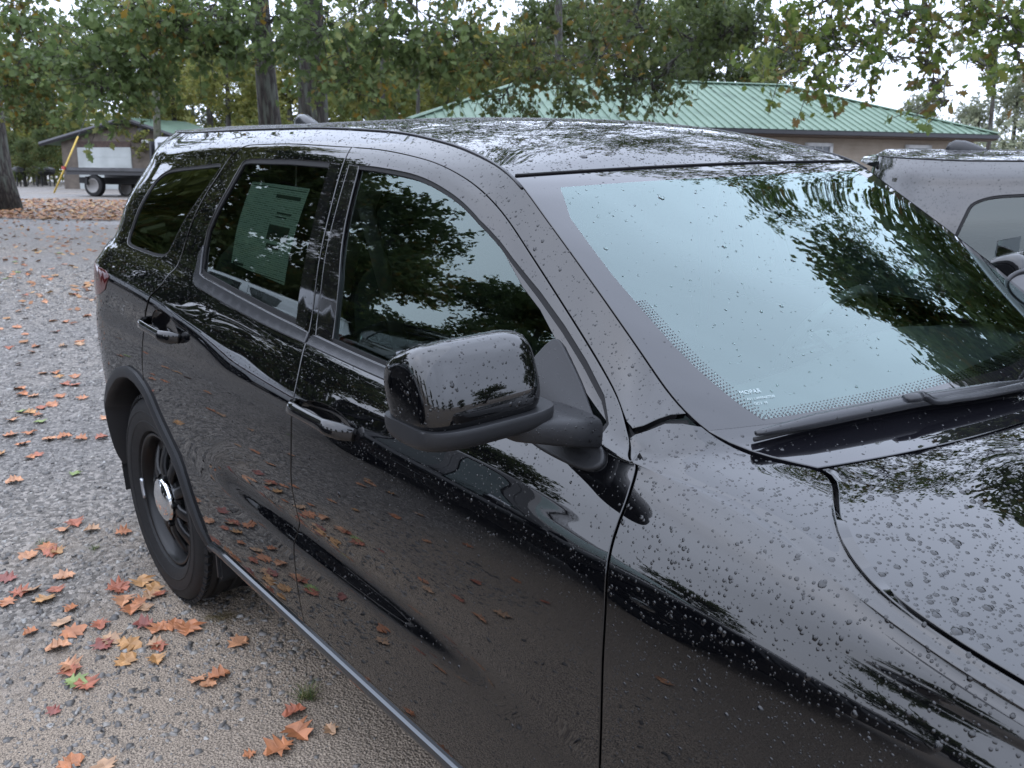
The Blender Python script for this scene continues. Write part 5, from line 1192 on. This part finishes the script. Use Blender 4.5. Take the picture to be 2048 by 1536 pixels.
# cabin
MB().box((1.0, 0, .60), (2.9, 1.5, .06)).build('cabin_floor', M['cabin'], car)
vv = []; fs = []
ys = np.linspace(-.74, .74, 25)
for y in ys:
    hb = .035*math.exp(-((y-.40)/.20)**2)
    for (x, z) in ((2.42-.10*y*y, 1.225), (2.30, 1.232+hb*.2), (2.16, 1.225+hb*.7), (2.04, 1.205+hb), (1.96, 1.17+hb), (1.93, 1.10), (1.97, .95), (2.0, .7)): vv.append((x, y, z))
for a in range(24):
    for b in range(7): fs.append((a*8+b, a*8+b+1, (a+1)*8+b+1, (a+1)*8+b))
MB().add(vv, fs).build('dashboard', M['cabin'], car, True)
vent = MB()
for k in range(26):
    y = -.62+k*.05; vent.box((2.36-.10*y*y, y, 1.2345), (.05, .036, .003))
vent.build('defroster_vent', M['matte'], car)
sw = MB().lathe([(.185+.016*math.cos(t), .016*math.sin(t)) for t in np.linspace(0, 2*math.pi, 11)[:-1]], 36, 'z', closed=True)
Rt = np.array(Matrix.Rotation(math.radians(-62), 3, 'Y')); sw.v = [tuple(Rt @ np.array(p)+np.array([1.84, .40, 1.16])) for p in sw.v]
swo = sw.build('steering_wheel', M['cabin'], car, True)
MB().box((1.855, .40, 1.155), (.05, .11, .11), Rt, bev=.015).build('wheel_hub', M['cabin'], swo)
MB().box((1.855, .40, 1.16), (.025, .34, .03), Rt, bev=.01).build('wheel_spokes', M['cabin'], swo)
def seat(x, y, wd, hgt=1.0):
    s0 = MB()
    P, fs = superell((x, y, .82), (.26, wd/2, .10), .5, .4, 28, 14); s0.add(P, fs)
    cu = s0.build('front_seat', M['seat'], car, True)
    Rb = np.array(Matrix.Rotation(math.radians(-18), 3, 'Y'))
    P, fs = superell((x-.33, y, 1.08), (.09, wd/2, .32), .5, .4, 28, 16, R=Rb); MB().add(P, fs).build('backrest', M['seat'], cu, True)
    if wd < .7:
        P, fs = superell((x-.45, y, 1.46), (.055, .13, .085), .55, .5, 20, 12, R=Rb); MB().add(P, fs).build('headrest', M['seat'], cu, True)
seat(1.45, -.40, .50); seat(1.45, .40, .50); seat(.50, 0, 1.35); seat(-.25, 0, 1.2)
R2 = roof_grid(G, I0); R2 = R2[20:, :, :].copy(); R2[..., 2] -= .035
MB().add(R2[::4, ::4].reshape(-1, 3), [(a*13+b, a*13+b+1, (a+1)*13+b+1, (a+1)*13+b) for a in range(R2[::4].shape[0]-1) for b in range(12)]).build('headliner', M['head'], car, True)
for s_ in (1, -1):
    P = SIDE.P[48:160:4, 20:116:8]; Nn = SIDE.N[48:160:4, 20:116:8]; Q = (P-Nn*.09)*[1, s_, 1]; a_, b__ = Q.shape[:2]
    MB().add(Q.reshape(-1, 3), [(a*b__+b, a*b__+b+1, (a+1)*b__+b+1, (a+1)*b__+b) for a in range(a_-1) for b in range(b__-1)]).build('inner_trim', M['cabin'], car, True)
    ij = np.array([(104.5+t*1.2, 119+t*18) for t in np.linspace(0, 1, 8)]); P = (SIDE.pos(ij)-SIDE.nor(ij)*.07)*[1, s_, 1]
    MB().tube(P, .055, 8, flat=.5).build('inner_pillar', M['head'], car, True)
    MB().tube([(1.2, -.70*s_, 1.55), (1.22, -.66*s_, 1.35), (1.25, -.62*s_, 1.1)], .024, 6, flat=.12).build('seat_belt', M['head'], car, True)
    MB().tube([np.array((1.32, -.80*s_, 1.235)), np.array((1.32, -.79*s_, 1.265))], .006, 8).build('lock_knob', M['alloy'], car, True)
MB().tube([(2.0, .52, 1.36), (1.985, .56, 1.362), (1.97, .64, 1.362)], [.011, .012, .009], 10).build('spotlight_handle', M['pale'], car, True)
# window sticker behind the rear door glass
stk = panel('window_sticker', SIDE, [(80.1, 132.7), (98.0, 132.7), (97.6, 123.7), (80.5, 123.6)], (), -.011, 'paper', car, False, fl=0, si=1, sj=1)
make_drops()
# ------------------------------------------------------------------ other vehicles
def setcar(o, x, y, yaw, dz=0):
    q = car2w([x, y, 0]); o.location = (q[0], q[1], float(terr(q[0], q[1]))+dz)
    o.rotation_quaternion = (Matrix(MC.tolist()) @ Matrix.Rotation(yaw, 3, 'Z')).to_quaternion()
c2 = copy_tree(car); c2['label'] = 'second black SUV parked beyond, its roof spoiler and grey sky-lit side window showing'; setcar(c2, 1.62, 2.68, math.radians(10))
c3 = copy_tree(car); c3['label'] = 'third black SUV parked on the near side, seen only mirrored in the doors'; setcar(c3, -2.0, -4.1, math.radians(2))
# white SUV mirrored in the rear window: same body with white paint
M['white_paint'] = paint('white_paint_clearcoat', (.66, .68, .70))
c4 = copy_tree(car); c4['label'] = 'white SUV parked behind the camera side, seen mirrored in the rear door glass'; c4['group'] = 'cars on the near side'; c4.name = 'white_suv'
def repaint(o):
    for ch in list(o.children):
        if ch.name.startswith('raindrops'): bpy.data.objects.remove(ch); continue
        if ch.type == 'MESH' and ch.data.materials and ch.data.materials[0] == M['paint']:
            ch.material_slots[0].link = 'OBJECT'; ch.material_slots[0].material = M['white_paint']
        repaint(ch)
repaint(c4); setcar(c4, -9.2, -6.4, math.radians(150))
# ------------------------------------------------------------------ fallen leaves, tufts, litter
def mat_fallen(name, c):
    k = NT(name); tc = k.n('TexCoord'); nz = k.n('TexNoise', Scale=22.0, Detail=5.0); k.l(tc.outputs['Object'], nz.inputs['Vector'])
    k.l(k.ramp(nz.outputs['Fac'], [(.3, tuple(x*.55 for x in c)), (.6, c), (.8, tuple(min(1, x*1.25) for x in c))]), k.p.inputs['Base Color']); k.p.inputs['Roughness'].default_value = .55; return k.m
FL = {'orange': (.42, .165, .070), 'rust red': (.36, .115, .060), 'tan': (.42, .25, .14), 'yellow': (.43, .225, .085), 'dark red': (.24, .070, .050), 'pale orange': (.48, .235, .12), 'green': (.22, .28, .09)}
FM = {k: mat_fallen('fallen_'+k.replace(' ', '_'), v) for k, v in FL.items()}
LM = {}
def fleaf(v, col):
    if (v, col) in LM: return LM[(v, col)]
    r = np.random.default_rng(100+v); t = OAK*[1.25+.3*r.random(), 1.0]; t = t+r.normal(size=t.shape)*.025
    mid = np.array([(0, y) for y in (-.32, -.16, .04, .25)])
    allp = np.concatenate([t, mid]); cu, cv = r.uniform(.2, .9), r.uniform(-.5, .6)
    z = np.abs(allp[:, 0])*cu*.5+allp[:, 1]**2*cv*.5+.05*np.sin(allp[:, 0]*9+v)+.04; z -= z.min()*.6; z = np.maximum(z, .006)
    vv = np.stack([allp[:, 0], allp[:, 1], z], 1)*.082
    f = [(0, 1, 17), (1, 2, 3, 18, 17), (3, 4, 5, 19, 18), (5, 6, 7, 20, 19), (7, 8, 9, 20), (9, 10, 20), (10, 11, 12, 19, 20), (12, 13, 14, 18, 19), (14, 15, 16, 17, 18), (16, 0, 17)]
    me = mesh_np('fallen_leaf', np.concatenate([vv, vv-[0, 0, .0006]]), faces=f+[tuple(21+i for i in g[::-1]) for g in f]); me.materials.append(FM[col]); LM[(v, col)] = me; return me
lr = np.random.default_rng(5); cols = list(FL)
def put_leaf(p, col, s, label, group, v=None, rz=None):
    o = bpy.data.objects.new('fallen_leaf', fleaf(int(lr.integers(0, 7)) if v is None else v, col)); COL.objects.link(o)
    nrm = Vector(PN.tolist()); q = Vector((0, 0, 1)).rotation_difference(nrm)
    o.rotation_mode = 'QUATERNION'; o.rotation_quaternion = q @ Vector((1, 0, 0)).rotation_difference(Vector((1, lr.normal()*.15, lr.normal()*.15))) @ Matrix.Rotation(lr.random()*6.28 if rz is None else rz, 3, 'Z').to_quaternion()
    o.location = (p[0], p[1], p[2]+.006); o.scale = (s, s, s); return tag(o, label, 'leaf', group)
NEAR = [(150, 1050, 'rust red', 1), (185, 1062, 'tan', .9), (128, 1062, 'pale orange', .8), (245, 1068, 'orange', .9), (130, 1155, 'pale orange', 1), (58, 1115, 'pale orange', 1), (95, 1098, 'orange', 1), (102, 1108, 'rust red', .9), (235, 1178, 'rust red', 1.15), (285, 1168, 'yellow', 1.1), (305, 1182, 'yellow', 1), (320, 1190, 'rust red', .8), (300, 1196, 'tan', .8), (278, 1206, 'orange', .7), (15, 1160, 'dark red', 1), (40, 1188, 'rust red', 1), (65, 1182, 'tan', .9), (112, 1184, 'rust red', .9), (15, 1208, 'orange', .9), (262, 1224, 'orange', 1), (290, 1218, 'tan', .8), (145, 1268, 'orange', 1.15), (200, 1252, 'rust red', .8), (62, 1268, 'orange', .7), (290, 1252, 'dark red', .9), (318, 1258, 'orange', 1), (345, 1255, 'orange', 1), (378, 1262, 'orange', 1.2), (222, 1282, 'tan', .9), (205, 1295, 'dark red', 1), (258, 1292, 'yellow', 1.1), (250, 1325, 'yellow', 1), (310, 1292, 'tan', .8), (118, 1298, 'pale orange', 1), (140, 1335, 'pale orange', .9), (318, 1296, 'rust red', .7), (475, 1290, 'pale orange', .9), (172, 1373, 'rust red', 1.1), (398, 1362, 'pale orange', .8), (418, 1372, 'pale orange', .7), (436, 1356, 'orange', 1), (108, 1426, 'dark red', .6), (590, 1428, 'rust red', .9), (596, 1470, 'orange', 1.2), (560, 1500, 'orange', 1.1), (140, 1530, 'orange', .9), (660, 1462, 'tan', .6), (500, 1512, 'orange', .5),
        (60, 868, 'orange', 1), (25, 842, 'pale orange', 1), (110, 748, 'orange', 1), (118, 756, 'yellow', .9), (150, 755, 'orange', .9), (160, 690, 'tan', 1), (150, 772, 'rust red', 1), (82, 818, 'rust red', 1), (105, 812, 'orange', 1), (60, 828, 'yellow', 1), (80, 846, 'green', 1), (20, 872, 'orange', 1.1), (45, 890, 'orange', 1), (100, 880, 'pale orange', 1), (130, 876, 'orange', 1), (160, 880, 'orange', 1), (40, 780, 'orange', 1), (68, 794, 'pale orange', 1), (120, 795, 'orange', 1), (166, 798, 'orange', 1), (210, 838, 'pale orange', .8), (50, 592, 'rust red', .9), (82, 594, 'tan', 1), (100, 560, 'orange', 1), (190, 565, 'orange', 1), (160, 685, 'orange', 1), (175, 634, 'orange', 1), (130, 645, 'orange', 1), (35, 656, 'orange', 1), (130, 530, 'orange', 1), (30, 525, 'green', 1), (120, 508, 'green', 1), (30, 965, 'pale orange', 1), (150, 950, 'green', .7), (60, 918, 'orange', .8)]
near_set = [ground_hit(x, y) for x, y, *_ in NEAR]
for (x, y, c, s), p in zip(NEAR, near_set):
    lab = f'{c} fallen oak leaf on the gravel near the rear tyre' if 1000 < y < 1340 and x < 400 else (f'{c} fallen oak leaf on the sandy ground below the sill' if y >= 1340 or x >= 400 else f'{c} fallen leaf on the gravel behind the wheel')
    put_leaf(p, c, s*1.05, lab, 'fallen leaves by the SUV')
n = 0
while n < 190:
    x, y = -9+lr.random()*10.5, -2.7+lr.random()*3.4
    if y > -.95 and x > -.9: continue
    q = car2w([x, y, 0]); z = float(terr(q[0], q[1])); c = cols[int(lr.choice([0, 0, 0, 0, 1, 2, 2, 3, 5, 5, 5, 1, 0, 5, 6]))]
    put_leaf((q[0], q[1], z), c, .7+.5*lr.random(), f'{c} fallen leaf scattered on the gravel lot', 'fallen leaves scattered on the lot'); n += 1
def litter(name, pts, size, label, stops):
    m = mat_leaf(name+'_mat', stops, .1, .7); P = np.array(pts); n = len(P); an = lr.random(n)*6.28; sz = size*(.6+.7*lr.random(n)); ti = lr.normal(size=(n, 2))*.28
    dx = DIA[None, :, 0]*sz[:, None]*1.3; dy = DIA[None, :, 1]*sz[:, None]; X = dx*np.cos(an)[:, None]-dy*np.sin(an)[:, None]; Y = dx*np.sin(an)[:, None]+dy*np.cos(an)[:, None]
    Z = np.maximum(X*ti[:, :1]+Y*ti[:, 1:], -.01)+plane(X, Y)*.7; vv = (P[:, None]+np.stack([X, Y, Z], -1)).reshape(-1, 3); T = None; Q_ = np.arange(4*n).reshape(-1, 4); val = np.repeat(lr.random(n), 4)
    me = mesh_np(name, vv, T, Q_); at = me.attributes.new('leafv', 'FLOAT', 'POINT'); at.data.foreach_set('value', val.astype(np.float32)); return tag(link(name, me, m), label, 'leaf litter', None, 'stuff')
st = [(0, (.13, .05, .025)), (.4, (.26, .12, .055)), (.8, (.36, .20, .09)), (1, (.42, .28, .12))]
q = onv(lr.uniform(-300, 700, 9000), 19.5+lr.random(9000)**1.2*10); q[:, 2] += .02+.03*lr.random(9000)
litter('leaf_litter', q, .13, 'band of brown leaf litter under the trees at the back of the lot', st)
q = onv(lr.uniform(-300, 600, 1300), 6+lr.random(1300)**.6*14); q[:, 2] += .015
litter('leaf_litter', q, .085, 'thin scatter of leaves across the middle of the lot', st)
M['grass'] = mat_leaf('grass_blade', [(0, (.05, .08, .02)), (.6, (.10, .14, .04)), (1, (.24, .20, .09))], .3)
M['dry'] = mat_leaf('dry_grass_blade', [(0, (.12, .10, .05)), (1, (.28, .22, .12))], .3)
for (px, py, nb, ln, mt, lab) in ((615, 1398, 90, .075, 'grass', 'small green grass tuft growing beside the sill'), (440, 1235, 120, .06, 'dry', 'dry straw tuft on the ground in front of the rear tyre'), (85, 1090, 40, .035, 'grass', 'tiny green weed among the leaves left of the tyre'), (190, 1100, 40, .035, 'grass', 'tiny green weed between leaves and tyre')):
    p = ground_hit(px, py); vv = []; fs = []; val = []
    for k in range(nb):
        a = lr.random()*6.28; l = ln*(.5+.8*lr.random()); sp_ = .25+.75*lr.random(); o = np.array([lr.normal()*.012, lr.normal()*.012, 0])*(1 if mt == 'grass' else 2.5); d = np.array([math.cos(a), math.sin(a), 0]); s = np.array([-math.sin(a), math.cos(a), 0])*.0014
        h = (1-sp_*.75) if mt == 'grass' else .18; b = len(vv)
        for t in (0, .5, 1): c = o+d*l*sp_*t+np.array([0, 0, h*l*(t-.35*t*t)*1.3+.004]); vv += [c-s*(1-t*.9), c+s*(1-t*.9)]
        fs += [(b, b+1, b+3, b+2), (b+2, b+3, b+5, b+4)]; val += [lr.random()]*6
    me = mesh_np('grass_tuft', vv, faces=fs); at = me.attributes.new('leafv', 'FLOAT', 'POINT'); at.data.foreach_set('value', np.array(val, np.float32))
    tag(link('grass_tuft', me, M[mt], None, False, p), lab, 'grass', None, 'stuff')
